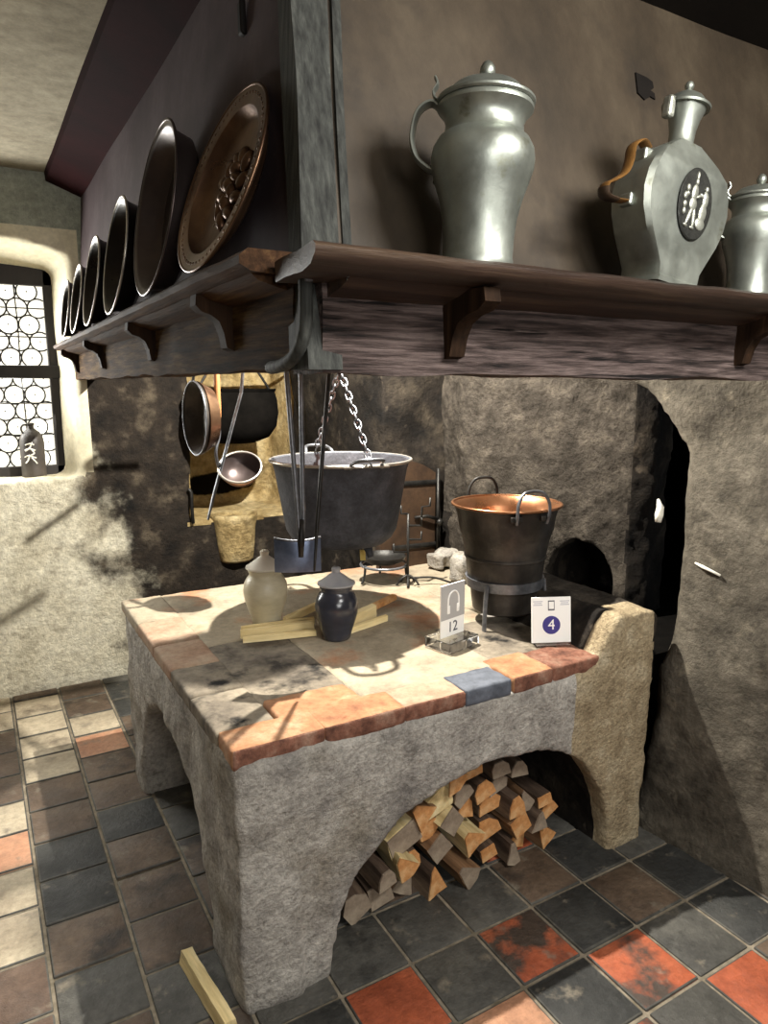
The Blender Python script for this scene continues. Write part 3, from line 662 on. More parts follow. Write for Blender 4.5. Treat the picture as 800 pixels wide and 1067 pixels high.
fl = thing('pewter_flask', 'flat-bodied pewter pilgrim flask with dark oval medallion and leather strap on the shelf', 'flask', (1.187, .985, SZ(1.18)), (0, math.radians(8), 0))
fl.scale = (1.07, 1.0, 1.07)
hw = [(0, .062), (.012, .056), (.03, .058), (.055, .074), (.085, .094), (.115, .108), (.145, .113), (.175, .108), (.20, .096), (.222, .075), (.236, .052), (.246, .034), (.252, .025)]
bm = BM(); rings = []
for k in range(len(hw)-1):
    for t_ in range(3):
        q = t_/3; z = hw[k][0]+(hw[k+1][0]-hw[k][0])*q; w = hw[k][1]+(hw[k+1][1]-hw[k][1])*q
        d = .046 if z < .2 else .046-(z-.2)/.052*.020
        d2 = .05 if z < .012 else d
        ring = []
        for (a, b) in ((-1, -.82), (-.92, -1), (-.5, -1), (0, -1), (.5, -1), (.92, -1), (1, -.82), (1, 0), (1, .82), (.92, 1), (.5, 1), (0, 1), (-.5, 1), (-.92, 1), (-1, .82), (-1, 0)):
            ring.append((a*w, b*d2, z))
        rings.append(ring)
loft(bm, rings); obj('body', bm, 'pewter', fl, smooth=35)
bm = BM(); lathe(bm, [(0, .243), (.029, .245), (.0225, .256), (.0235, .275), (.028, .295), (.034, .309), (.0355, .313), (0, .313)], 40); obj('neck', bm, 'pewter', fl, smooth=40)
bm = BM(); lathe(bm, [(0, .3135), (.043, .3135), (.044, .317), (.040, .320), (.034, .325), (.028, .333), (.016, .340), (.007, .343), (.005, .346), (.008, .350), (.0085, .354), (.006, .359), (0, .361)], 40)
lid = obj('lid', bm, 'pewter', fl, smooth=40)
bm = BM(); box(bm, -.052, -.036, -.01, .01, .285, .322, bev=.005); obj('lid_lug', bm, 'relief', lid)
bm = BM(); lathe(bm, [(0, .0), (.046, .0), (.048, .002), (.046, .004), (0, .004)], 48, Matrix.Translation((.008, -.046, .142)) @ Matrix.Rotation(PI/2, 4, 'X') @ Matrix.Diagonal((.92, 1.28, 1, 1)))
md = obj('medallion', bm, 'medal_dark', fl, smooth=30, loc=(0, -.001, 0))
def relief(parts, name):
    bm = BM()
    for (cx, cz, rx, rz_, a) in parts:
        bmesh.ops.create_uvsphere(bm, u_segments=16, v_segments=10, radius=1, matrix=Matrix.Translation((cx, -.0505, cz)) @ Matrix.Rotation(a, 4, 'Y') @ Matrix.Diagonal((rx, .0035, rz_, 1)))
    obj(name, bm, 'relief', md, smooth=True)
X0, Z0 = .008, .142
relief([(X0-.006, Z0+.036, .0042, .006, 0), (X0-.006, Z0+.046, .003, .008, 0), (X0-.008, Z0+.018, .0085, .014, .1), (X0-.009, Z0-.002, .010, .012, 0), (X0-.015, Z0-.022, .0042, .018, .35), (X0-.003, Z0-.024, .0042, .018, -.05), (X0-.022, Z0-.040, .006, .003, .2), (X0-.004, Z0-.041, .006, .003, 0), (X0+.004, Z0+.014, .009, .003, -.5)], 'standing_figure')
relief([(X0+.022, Z0+.030, .0042, .0055, 0), (X0+.022, Z0+.012, .008, .015, 0), (X0+.019, Z0-.012, .010, .018, .1), (X0+.016, Z0-.030, .013, .011, .1), (X0+.012, Z0+.016, .007, .003, .6)], 'robed_figure')
relief([(X0-.026, Z0+.022, .005, .006, 0), (X0-.031, Z0+.008, .005, .007, .3), (X0-.030, Z0-.006, .005, .006, 0), (X0-.030, Z0-.018, .004, .006, 0), (X0-.026, Z0+.012, .004, .004, 0)], 'relief_foliage')
for zz, xa, xb_ in ((.208, -.098, -.075), (.128, -.118, -.09)):
    bm = BM(); box(bm, xa, xb_, -.014, .014, zz-.011, zz+.011, bev=.004); obj('strap_lug', bm, 'pewter', fl)
sp_ = spline([(-.082, 0, .222), (-.098, 0, .230), (-.118, 0, .215), (-.120, 0, .19), (-.128, 0, .168), (-.150, 0, .150), (-.168, 0, .138), (-.166, 0, .122), (-.145, 0, .120), (-.118, 0, .124)], 7)
bm = BM(); tube(bm, sp_, .014, 10, flat=(1, .18), up=(0, 1, 0)); 
bm.free(); bm = BM(); tube(bm, sp_, .013, 10, flat=(.22, 1), up=(0, 1, 0)); obj('leather_strap', bm, 'leather', fl, smooth=50)
bm = BM(); tube(bm, sp_[44:58], .0145, 10, flat=(.3, 1), up=(0, 1, 0)); obj('strap_end', bm, 'leather_dark', fl, smooth=50)

# ================================================================== dishes leaning on the left shelf
def dish(name, y, R, xb, lean, depth, m, mrim, label, relief_=False, yaw=0, zb=None, flat_rim=.18):
    zb = zb if zb else 1.757-.005*(y-1.1)+.004
    c = V(xb+R*math.sin(lean), y, zb+R*math.cos(lean)+.002)
    o = thing(name, label, 'dish', (xb, y, zb))
    zx = V(-math.cos(lean), 0, math.sin(lean)); xx = V(0, -1, 0); yy = zx.cross(xx)
    M = Matrix.Rotation(yaw, 4, 'Z') @ (Matrix((xx, yy, zx)).transposed().to_4x4())
    M = Matrix.Translation(c-V(xb, y, zb)) @ M
    f = 1-flat_rim
    P = [(0, -depth), (R*f*.55, -depth), (R*f*.85, -depth*.92), (R*f*.95, -depth*.6), (R*f, -depth*.08), (R*(f+.02), -.001), (R*.985, .0015), (R, .002), (R*1.003, -.001), (R, -.004), (R*(f+.03), -.004), (R*f*1.0, -depth*.3), (R*f*.96, -depth*.85), (R*f*.86, -depth-.003), (0, -depth-.003)]
    bm = BM(); lathe(bm, P, 72, M); obj('bowl', bm, m, o, smooth=40)
    bm = BM(); tube(bm, [M @ V(R*math.cos(a), R*math.sin(a), 0) for a in [2*PI*k/72 for k in range(72)]], .0035, 8, closed=True); obj('rolled_rim', bm, mrim, o, smooth=True)
    if relief_:
        bm = BM(); rnd = random.Random(5)
        # embossed boss of curling leaves
        for k in range(11):
            a = 2*PI*k/11; rr = R*.34*(1+.12*math.sin(3*a))
            bmesh.ops.create_uvsphere(bm, u_segments=16, v_segments=10, radius=1, matrix=M @ Matrix.Translation((rr*math.cos(a)*.8, rr*math.sin(a), -depth+.002)) @ Matrix.Rotation(a+.6, 4, 'Z') @ Matrix.Diagonal((R*.13, R*.07, .012, 1)))
        for k in range(7):
            a = 2*PI*k/7+.3; rr = R*.18
            bmesh.ops.create_uvsphere(bm, u_segments=16, v_segments=10, radius=1, matrix=M @ Matrix.Translation((rr*math.cos(a)*.8, rr*math.sin(a), -depth+.004)) @ Matrix.Rotation(a-.7, 4, 'Z') @ Matrix.Diagonal((R*.11, R*.06, .016, 1)))
        bmesh.ops.create_uvsphere(bm, u_segments=20, v_segments=12, radius=1, matrix=M @ Matrix.Translation((0, 0, -depth+.004)) @ Matrix.Diagonal((R*.1, R*.1, .018, 1)))
        obj('embossed_boss', bm, 'copper_brown', o, smooth=True)
        bm = BM()
        for k in range(60):
            a = 2*PI*k/60
            bmesh.ops.create_icosphere(bm, subdivisions=1, radius=R*.022, matrix=M @ Matrix.Translation((R*.915*math.cos(a), R*.915*math.sin(a), .0005)) @ Matrix.Diagonal((1, 1, .35, 1)))
        obj('beaded_border', bm, 'copper_brown', o, smooth=True)
    return o
dish('copper_dish', 1.40, .180, .390, math.radians(19), .030, 'copper_brown', 'copper_brown', 'large aged copper dish with embossed centre, nearest on the left mantel shelf', True, yaw=math.radians(4), flat_rim=.2)
dish('metal_dish', 1.80, .196, .385, math.radians(9), .060, 'grey_dish', 'grey_dish', 'large brownish dark metal dish leaning directly beside the copper dish', flat_rim=.08)
dish('metal_dish', 2.30, .168, .385, math.radians(9), .060, 'dark_dish', 'rim', 'medium black metal dish, third from the hood corner on the left shelf', flat_rim=.06)
dish('metal_dish', 2.75, .152, .383, math.radians(9), .058, 'dark_dish', 'rim', 'smaller black metal dish, fourth from the hood corner on the left shelf', flat_rim=.06)
dish('metal_dish', 3.13, .132, .382, math.radians(9), .055, 'dark_dish', 'rim', 'small black metal dish, fifth from the hood corner and next to last', flat_rim=.06)
dish('metal_dish', 3.47, .122, .382, math.radians(8), .05, 'dark_dish', 'rim', 'smallest black metal dish at the window end of the left shelf', flat_rim=.06)

# ================================================================== hanging things
# cauldron
CX, CY = 1.11, 2.225
cau = thing('cauldron', 'large dark cast iron cauldron hanging on a chain over the hearth', 'cauldron', (CX, CY, .985))
P = [(0, 0), (.10, .004), (.155, .016), (.180, .036), (.196, .065), (.206, .12), (.219, .20), (.232, .275), (.239, .298), (.246, .303), (.246, .309), (.241, .311), (.235, .307), (.225, .27), (.212, .19), (.199, .12), (.188, .07), (.17, .04), (.14, .022), (0, .012)]
bm = BM(); lathe(bm, P, 72); obj('body', bm, 'cast_iron', cau, smooth=40)
bm = BM(); tube(bm, [(.246*math.cos(2*PI*k/72), .246*math.sin(2*PI*k/72), .307) for k in range(72)], .0055, 8, closed=True); obj('bright_rim', bm, 'rim', cau, smooth=True)
HA = math.radians(-97)
for sgn in (0, PI):
    R = Matrix.Rotation(HA+sgn, 4, 'Z')
    bm = BM(); tube(bm, [R @ V(*p) for p in spline([(.240, -.055, .300), (.252, -.05, .318), (.290, -.038, .330), (.305, 0, .333), (.290, .038, .330), (.252, .05, .318), (.240, .055, .300)], 6)], .0065, 8)
    obj('lug_handle', bm, 'iron_grey', cau, smooth=True)
    bm = BM(); tube(bm, [R @ V(.245, -.075, .304), R @ V(.256, 0, .308), R @ V(.245, .075, .304)], .007, 8, flat=(1.6, .6)); obj('rim_bar', bm, 'rim', cau, smooth=True)
for k in range(3):
    a = 2*PI*k/3+.9; bm = BM(); tube(bm, [(.12*math.cos(a), .12*math.sin(a), .012), (.135*math.cos(a), .135*math.sin(a), -.025)], [.016, .011], 10); obj('foot', bm, 'cast_iron', cau, smooth=True)
bm = BM(); lathe(bm, [(0, .215), (.15, .215), (.2, .232), (.203, .236), (.15, .222), (0, .222)], 48); tag(obj('inner_plate', bm, 'pot_food', None, smooth=40, loc=(CX, CY, .992)), 'reddish plate lying inside the big cauldron, just below its rim', 'plate')
bm = BM(); box(bm, -.010, .010, -.0015, .0015, -.055, -.015, bev=.001); jitter(bm, [(50, .003)]); tube(bm, [(0, 0, -.016), (.001, 0, .0), (0, 0, .04)], .0008, 5)
tg = tag(obj('paper_tag', bm, 'paper_tag', None, loc=(CX+.075, CY-.02, .975), rot=(.1, 0, -.5)), 'small yellowed paper tag dangling under the cauldron', 'tag')
# chain: two strands from the hook down to the lugs
ch = thing('pot_chain', 'bright iron chain in two strands holding the big cauldron', 'chain', (CX, CY, 1.60))
apex = V(0, 0, .0)
def link_bm(a, b, tw):
    d = (b-a); L = d.length*.62; d.normalize(); c = (a+b)/2
    u = V(0, 0, 1) if abs(d.z) < .9 else V(1, 0, 0); u = (u-d*u.dot(d)).normalized(); w = d.cross(u)
    s = u*math.cos(tw)+w*math.sin(tw); pts = []
    for k in range(16):
        t_ = 2*PI*k/16; pts.append(c+d*L*math.copysign(abs(math.cos(t_))**.75, math.cos(t_))+s*.0095*math.copysign(abs(math.sin(t_))**.75, math.sin(t_)))
    bm = BM(); tube(bm, pts, .0032, 6, closed=True); return bm
for sgn in (0, PI):
    end = Matrix.Rotation(HA+sgn, 3, 'Z') @ V(.288, 0, .312); end += V(0, 0, .985-1.60)
    st = Matrix.Rotation(HA+sgn, 3, 'Z') @ V(.012, 0, -.01)
    n = 13; 
    for k in range(n): obj('chain_link', link_bm(st.lerp(end, k/n), st.lerp(end, (k+1)/n), (k % 2)*PI/2+.4), 'iron_grey', ch, smooth=True)
# trammel hook above, hanging from the lintel bar inside the hood
bar = BM(); tube(bar, [(.50, 2.225, 1.78), (1.25, 2.225, 1.78)], .014, 10); tag(obj('iron_crossbar', bar, 'iron', smooth=True), 'iron crossbar inside the hood carrying the cauldron hook', 'bar')
bm = BM(); tube(bm, spline([(CX+.012, CY, 1.597), (CX, CY, 1.585), (CX-.012, CY, 1.60), (CX-.004, CY, 1.625), (CX, CY, 1.66), (CX, CY, 1.78), (CX+.006, CY, 1.80), (CX+.016, CY, 1.797), (CX+.022, CY, 1.78)], 5), .006, 8)
tag(obj('pot_hook', bm, 'iron', smooth=True), 'iron hook at the top of the cauldron chain under the hood', 'hook')
# front hanging rail inside hood
bm = BM(); tube(bm, [(.50, 1.84, 1.70), (1.15, 1.84, 1.70)], .010, 10); tag(obj('tool_rail', bm, 'iron', smooth=True), 'iron rail inside the hood front carrying shovel and poker', 'rail')
# fire shovel: two rods joined above a curved blade
sh = thing('fire_shovel', 'long fire shovel with twin iron rods and bluish steel blade before the cauldron', 'shovel', (.780, 1.848, 1.062))
bm = BM(); rings = []
vd = V(.398, .917, 0); sd = V(.917, -.398, 0)
for i in range(13):
    s = -1+2*i/12; ring = []
    for (q, e) in ((0, 0), (.1, -.002), (.4, -.001), (.8, 0), (1, .003), (1, .006), (.8, .004), (.4, .0035), (.1, .002)):
        p = sd*(s*.067)+V(0, 0, (q-.5)*.092+.0)+vd*(e*1.0-.018*(1-s*s)+.012)
        p.z += .006*s*s*(1 if q > .5 else -.4)
        ring.append(p)
    rings.append(ring)
loft(bm, rings); obj('blade', bm, 'steel_blue', sh, smooth=40)
for a, b in (((-.024, .012, .645), (.004, -.006, .075)), ((.022, .0, .645), (.017, -.006, .10))):
    a = V(*a); b = V(*b); p = [a, a.lerp(b, .4)+V(0, 0, 0), a.lerp(b, .8), b, V(.008, -.008, .05)]
    bm = BM(); tube(bm, spline(p, 5), .0074, 8); obj('rod', bm, 'iron_grey', sh, smooth=True)
RB = rings
bm = BM(); tube(bm, [r_[4]+V(0, 0, .001) for r_ in RB], .0032, 6); obj('blade_rim', bm, 'iron_grey', sh, smooth=True)
bm = BM(); tube(bm, [(.010, -.008, .11), (.008, -.008, .05), (.006, -.010, .0)], [.008, .011, .007], 10); obj('socket', bm, 'iron', sh, smooth=True)
bm = BM(); tube(bm, spline([(-.024, .012, .645), (-.017, .012, .662), (-.002, .01, .666), (.016, .0, .662), (.022, 0, .645)], 5), .006, 8); obj('hanging_loop', bm, 'iron', sh, smooth=True)
bm = BM(); tube(bm, spline([(.895, 1.845, 1.712), (.884, 1.832, 1.705), (.884, 1.82, 1.69), (.872, 1.822, 1.55), (.83, 1.80, 1.25), (.803, 1.785, 1.03)], 6), [.006]*25+[.006, .0055, .005, .0045, .004, .003], 8)
tag(obj('poker', bm, 'iron', smooth=True), 'thin dark poker hanging aslant in front of the shovel blade', 'poker')
# pan, ladle, spit and added pot shape near the left beam
bm = BM(); tube(bm, [(.50, 2.56, 1.70), (1.05, 2.56, 1.70)], .010, 10); tag(obj('ladle_rail', bm, 'iron', smooth=True), 'iron rail deep inside the hood carrying pan and ladle', 'rail')
def oriented(c, n, up=V(0, 0, 1)):
    n = n.normalized(); x = up.cross(n).normalized(); y = n.cross(x)
    return Matrix.Translation(c) @ Matrix((x, y, n)).transposed().to_4x4()
pan = thing('copper_pan', 'dark copper pan hanging edge-on at the left inside the hood', 'pan', (.695, 2.565, 1.43))
Mp = oriented(V(0, 0, 0), V(-.995, -.05, .0))
R = .132
bm = BM(); lathe(bm, [(0, -.055), (.08, -.055), (.105, -.045), (.125, -.01), (R, 0), (R+.003, .001), (R, -.003), (.122, -.02), (.104, -.052), (.08, -.058), (0, -.058)], 56, Mp); obj('bowl', bm, 'pot_black', pan, smooth=40)
bm = BM(); tube(bm, [Mp @ V(R*math.cos(2*PI*k/56), R*math.sin(2*PI*k/56), 0) for k in range(56)], .0028, 8, closed=True); obj('rim', bm, 'iron_grey', pan, smooth=True)
bm = BM(); lathe(bm, [(.104, -.0565), (.128, -.014), (.131, -.016), (.107, -.060)], 56, Mp); obj('copper_wall', bm, 'copper_brown', pan, smooth=40)
bm = BM(); tube(bm, spline([(0, 0, .128), (.006, 0, .16), (.01, 0, .24), (.012, -.005, .275), (.0, -.005, .288)], 5), .008, 8, flat=(1.4, .6)); obj('handle', bm, 'iron', pan, smooth=True)
# copper ladle with wooden handle
lad = thing('copper_ladle', 'copper ladle with bright rim and wooden handle hanging before the lit niche', 'ladle', (.843, 2.522, 1.25))
Ml = oriented(V(0, 0, 0), V(-.25, -.55, .72))
bm = BM(); lathe(bm, [(0, -.052), (.035, -.047), (.058, -.032), (.072, -.010), (.077, 0), (.080, .001), (.077, -.004), (.074, -.014), (.060, -.037), (.036, -.053), (0, -.058)], 48, Ml); obj('bowl', bm, 'grey_dish', lad, smooth=40)
bm = BM(); lathe(bm, [(.078, -.006), (.0755, -.016), (.0625, -.040), (.038, -.056), (0, -.061), (0, -.059), (.038, -.054)], 48, Ml); obj('copper_shell', bm, 'copper', lad, smooth=40)
bm = BM(); tube(bm, [Ml @ V(.078*math.cos(2*PI*k/48), .078*math.sin(2*PI*k/48), 0) for k in range(48)], .0045, 8, closed=True); obj('bright_rim', bm, 'rim', lad, smooth=True)
hp = [Ml @ V(-.078, .0, .0), V(-.085, .01, .06), V(-.068, .015, .12), V(-.070, .018, .17)]
bm = BM(); tube(bm, spline(hp, 6), .006, 8); obj('twisted_shank', bm, 'iron_grey', lad, smooth=True)
bm = BM(); tube(bm, spline([(-.070, .018, .165), (-.068, .020, .20), (-.066, .024, .30), (-.064, .026, .38)], 4), [.006, .008, .010, .0115, .012, .0125, .012, .0115, .0115, .011, .0105, .010, .009], 12); obj('wooden_grip', bm, 'handle_wood', lad, smooth=True)
bm = BM(); tube(bm, spline([(-.064, .026, .375), (-.064, .03, .42), (-.064, .04, .455), (-.062, .052, .462), (-.060, .058, .448)], 5), .004, 8); obj('hook', bm, 'iron', lad, smooth=True)
# long spit leaning across the niche
bm = BM(); tube(bm, [(.90, 2.575, 1.715), (.862, 2.535, 1.52), (.745, 2.545, 1.14), (.722, 2.545, 1.06)], [.008, .008, .008, .006], 8, flat=(1.5, .7)); tag(obj('roasting_spit', bm, 'iron_grey', smooth=50), 'long grey flat iron spit hanging aslant in front of the lit niche', 'spit')
# black pot shape added in place of a round shadow on the niche
bp_ = thing('shadow_pot', 'black pot shape standing in for a round shadow at the top of the niche', 'pot', (1.21, 3.67, 1.24))
bm = BM(); lathe(bm, [(0, 0), (.10, .006), (.175, .035), (.215, .09), (.228, .16), (.222, .23), (.21, .27), (.22, .285), (.215, .287), (.2, .27), (.2, .16), (.13, .04), (0, .03)], 56); obj('body', bm, 'dull_black', bp_, smooth=40)
bm = BM(); tube(bm, spline([(-.20, 0, .275), (-.13, 0, .38), (-.06, 0, .45), (0, 0, .465), (.06, 0, .45), (.13, 0, .38), (.20, 0, .275)], 6), .007, 8); obj('bail', bm, 'iron', bp_, smooth=True)
bm = BM(); tube(bm, [(.50, 3.66, 1.715), (1.62, 3.66, 1.715)], .010, 10); tag(obj('pot_rail', bm, 'iron', smooth=True), 'iron rail high in the hood carrying the added black pot shape', 'rail')
# unseen wooden rods added to cast slanting shadow streaks on the wall
bm = BM(); tube(bm, [(.50, 2.915, 1.735), (1.0, 2.915, 1.735)], .008, 8); tag(obj('rod_rail', bm, 'iron', smooth=True), 'thin iron rail inside the hood carrying three added shadow rods', 'rail')
bm = BM(); tube(bm, [(0.915, 2.909, 1.764), (0.885, 2.909, 1.743)], .0075, 10); tube(bm, [(0.915, 2.909, 1.764), (0.915, 2.915, 1.735)], .0012, 5)
tag(obj('shadow_rod', bm, 'handle_wood', smooth=True), 'shortest unseen wooden rod added inside the hood for its wall shadow, nearest the wall', 'spoon')
bm = BM(); tube(bm, [(0.894, 2.86, 1.7), (0.794, 2.86, 1.635)], .007, 10); tube(bm, [(0.894, 2.86, 1.7), (0.894, 2.915, 1.735)], .0012, 5)
tag(obj('shadow_rod', bm, 'handle_wood', smooth=True), 'unseen wooden rod added inside the hood for its wall shadow, middle of three', 'spoon')
bm = BM(); tube(bm, [(0.883, 2.745, 1.64), (0.794, 2.745, 1.589)], .0065, 10); tube(bm, [(0.883, 2.745, 1.64), (0.883, 2.915, 1.735)], .0012, 5)
tag(obj('shadow_rod', bm, 'handle_wood', smooth=True), 'unseen wooden rod added inside the hood for its wall shadow, farthest from the wall', 'spoon')
# unseen pan added high in the hood to cast shade on the hearth top
hp_ = thing('shadow_skillet', 'unseen round pan added high inside the hood to shade the hearth top', 'pan', (1.04, 2.172, 1.745)); hp_.scale = (.62, .62, .62)
bm = BM(); lathe(bm, [(0, 0), (.092, 0), (.106, .012), (.115, .035), (.118, .036), (.109, .010), (.094, -.003), (0, -.003)], 48); obj('bowl', bm, 'pot_black', hp_, smooth=40)
bm = BM(); tube(bm, spline([(.02, .114, .034), (.03, .15, .038), (.035, .165, .042), (.035, .172, .02)], 5), .006, 8); obj('handle', bm, 'iron', hp_, smooth=True)

# ================================================================== on the hearth
def jar(name, x, y, s, mb, ml, label, neck_m):
    o = thing(name, label, 'jar', (x, y, .707))
    P = [(0, 0), (.044, 0), (.047, .004), (.050, .02), (.060, .05), (.070, .085), (.073, .11), (.070, .135), (.060, .155), (.053, .163), (.052, .170), (.056, .178), (.056, .183), (.050, .184), (.047, .165), (.06, .12), (.045, .02), (0, .012)]
    bm = BM(); lathe(bm, [(r*s, z*s) for r, z in P], 56); obj('body', bm, mb, o, smooth=40)
    L = [(0, .184), (.058, .184), (.063, .188), (.063, .193), (.055, .197), (.040, .207), (.028, .217), (.018, .224), (.0135, .228), (.0145, .236), (.015, .242), (.011, .246), (0, .247)]
    bm = BM(); lathe(bm, [(r*s, z*s) for r, z in L], 56); lid = obj('lid', bm, ml, o, smooth=40)
    return o
jar('lidded_jar', .859, 2.335, 1.08, 'stoneware', 'white_glaze', 'cream stoneware jar with white conical lid standing behind the dark jar', None)
jar('lidded_jar', 1.008, 2.065, 1.0, 'blue_glaze', 'grey_glaze', 'dark blue-black glazed jar with grey conical lid in the cauldron shadow', None)
def stick(x0, y0, x1, y1, z, w, h, label, m='kindling', roll=0, dz=0):
    L = math.hypot(x1-x0, y1-y0); a = math.atan2(y1-y0, x1-x0)
    bm = BM(); P = dense([(-w/2, 0), (w/2, 0), (w/2*.8, h), (-w/2*.9, h*.9)], .008)
    extr(bm, P, 0, L, 8, lambda p, q, s: (s, p, q+dz*s/L), .0018, 30)
    o = obj('kindling_stick', bm, m, None, smooth=40, loc=(x0, y0, z), rot=(roll, 0, a)); tag(o, label, 'stick', 'kindling sticks on the hearth'); return o
zt = .7075
stick(.715, 2.172, .955, 2.118, zt, .013, .020, 'pale kindling stick nearest the viewer, lying left of the dark jar')
stick(.722, 2.215, .975, 2.180, zt, .015, .030, 'pale kindling stick, second from the front, running behind the dark jar', dz=.002)
stick(.74, 2.262, 1.00, 2.232, zt+.001, .014, .024, 'pale kindling stick, third from the front, touching the cream jar')
stick(1.06, 2.075, 1.24, 2.13, zt, .014, .022, 'pale kindling stick poking out low at the right of the dark jar')
stick(1.075, 2.12, 1.225, 2.195, zt, .022, .048, 'thick pale kindling block standing out right behind the dark jar')
stick(.905, 2.275, 1.09, 2.385, zt, .015, .028, 'kindling stick slanting away behind the dark jar towards the cauldron')
stick(1.17, 2.215, 1.40, 2.340, zt, .022, .022, 'orange-brown kindling stick at the far right end of the kindling', 'end_orange')
# stones at the back
for (x, y, s, lb) in ((1.86, 2.66, (.075, .05, .05), 'pale loose stone at the back of the hearth beside the oven door'), (1.78, 2.42, (.045, .045, .075), 'small upright stone block just left of the copper bucket')):
    bm = BM(); box(bm, -s[0], s[0], -s[1], s[1], 0, s[2]*1.6, bev=.012); bm = evalmesh(bm, [('VOX', .012), ('SMOOTH', 2)]); jitter(bm, [(14, .022), (40, .006)])
    tag(obj('loose_stone', bm, 'plaster', None, smooth=True, loc=(x, y, .704), rot=(0, 0, .3)), lb, 'stone')
# oven door in the back masonry
od = thing('oven_door', 'rust brown arched iron oven door in the sooty masonry behind the cauldron', 'oven door', (1.72, 2.79, .70))
bm = BM(); ap = [(-.14, 0), (.16, 0), (.16, .44)]+[(.16-.30*k/8, .44+.06*math.sin(PI*k/8)) for k in range(1, 9)]
loft(bm, [[(p[0], -.022, p[1]) for p in ap], [(p[0], .02, p[1]) for p in ap]]); obj('leaf', bm, 'oven_door', od)
for zz in (.10, .40):
    bm = BM(); tube(bm, [(-.08, -.026, zz), (.17, -.026, zz-.005)], .012, 8, flat=(.35, 1)); obj('strap_hinge', bm, 'iron', od, smooth=50)
bm = BM(); tube(bm, [(.17, -.03, 0), (.17, -.03, .46)], .008, 8); obj('edge_bar', bm, 'iron', od, smooth=True)
bm = BM(); tube(bm, [(.04, -.03, .235), (.10, -.045, .24), (.16, -.045, .22)], .008, 8); bmesh.ops.create_uvsphere(bm, u_segments=14, v_segments=8, radius=.018, matrix=Matrix.Translation((.17, -.045, .205))); obj('latch', bm, 'iron', od, smooth=True)
# adjustable iron stand (stepped upright) and little trivet pan
st = thing('iron_stand', 'spindly black wrought iron stand with stepped upright on the bright hearth top', 'iron stand', (1.555, 2.49, .705))
bm = BM(); tube(bm, [(0, 0, .0), (0, 0, .31)], .0055, 8); obj('upright', bm, 'iron', st, smooth=True)
for z0, d, up_ in ((.145, -.06, -.0), (.20, .055, .05), (.26, .055, .0), (.31, -.03, .0)):
    bm = BM(); tube(bm, [(0, 0, z0), (d*.84, -d*.54, z0), (d*.86, -d*.55, z0+.035)], .0048, 8); obj('prong', bm, 'iron', st, smooth=True)
bm = BM(); tube(bm, [(.045, -.03, .26), (.05, -.03, .34), (.075, -.05, .345), (.077, -.05, .38)], .0048, 8); obj('hook_arm', bm, 'iron', st, smooth=True)
for k in range(5):
    a = 2*PI*k/5+.4; bm = BM(); tube(bm, spline([(0, 0, .045), (.03*math.cos(a), .03*math.sin(a), .03), (.05*math.cos(a), .05*math.sin(a), .004)], 4), .005, 8); obj('foot', bm, 'iron', st, smooth=True)
bm = BM(); tube(bm, spline([(0, 0, .03), (.10, -.04, .03), (.17, -.085, .006)], 5), .0045, 8); obj('tail', bm, 'iron', st, smooth=True)
tv = thing('iron_trivet', 'low round black trivet pan on three legs under the cauldron edge', 'trivet', (1.50, 2.60, .705))
bm = BM(); lathe(bm, [(0, .085), (.06, .088), (.085, .10), (.095, .115), (.098, .115), (.09, .097), (.06, .082), (0, .08)], 40); obj('pan', bm, 'iron', tv, smooth=40)
bm = BM(); tube(bm, [(.10*math.cos(2*PI*k/40), .10*math.sin(2*PI*k/40), .075) for k in range(40)], .006, 8, closed=True); obj('ring', bm, 'iron_grey', tv, smooth=True)
for k in range(3):
    a = 2*PI*k/3-.9; bm = BM(); tube(bm, spline([(.10*math.cos(a), .10*math.sin(a), .085), (.105*math.cos(a), .105*math.sin(a), .04), (.12*math.cos(a), .12*math.sin(a), .004)], 4), .0055, 8); obj('leg', bm, 'iron', tv, smooth=True)

# copper bucket on its tripod ring
BX, BY = 1.615, 1.93
bk = thing('copper_bucket', 'tapered soot dark bucket with bright copper inside standing in an iron tripod', 'bucket', (BX, BY, .75))
P = [(0, 0), (.105, 0), (.112, .006), (.118, .05), (.123, .095), (.128, .10), (.130, .105), (.140, .185), (.143, .195), (.147, .198), (.147, .204), (.143, .207), (.155, .27), (.158, .276), (.166, .30), (.172, .345), (.182, .378), (.192, .385)]
bm = BM(); lathe(bm, P+[(.189, .387), (.180, .377), (.1695, .344), (.1635, .30), (.155, .274), (.14, .2), (.115, .05), (0, .008)], 64); obj('body', bm, 'pot_black', bk, smooth=35)
bm = BM(); lathe(bm, [(.190, .388), (.178, .378), (.167, .344), (.161, .30), (.152, .274), (.137, .2), (.112, .05), (.10, .012), (0, .010)], 64); obj('copper_lining', bm, 'copper', bk, smooth=40)
bm = BM(); tube(bm, [(.191*math.cos(2*PI*k/64), .191*math.sin(2*PI*k/64), .386) for k in range(64)], .005, 8, closed=True); obj('rolled_rim', bm, 'copper', bk, smooth=True)
for a, m in ((math.radians(77), 'iron'), (math.radians(-103), 'iron_grey')):
    R = Matrix.Rotation(a, 4, 'Z')
    bm = BM(); tube(bm, [R @ V(*p) for p in spline([(.186, -.055, .345), (.196, -.058, .375), (.197, -.056, .415), (.193, -.035, .448), (.190, 0, .455), (.193, .035, .448), (.197, .056, .415), (.196, .058, .375), (.186, .055, .345)], 6)], .0055, 8)
    h = obj('bail_handle', bm, m, bk, smooth=True)
    for q in (-.055, .055):
        bm = BM(); box(bm, .178, .190, q-.022, q+.022, .352, .372, bev=.004)
        bmesh.ops.transform(bm, matrix=R, verts=bm.verts); obj('handle_plate', bm, 'pot_black', h)
tr = thing('iron_tripod', 'iron ring tripod holding up the copper bucket', 'tripod', (BX, BY, .705))
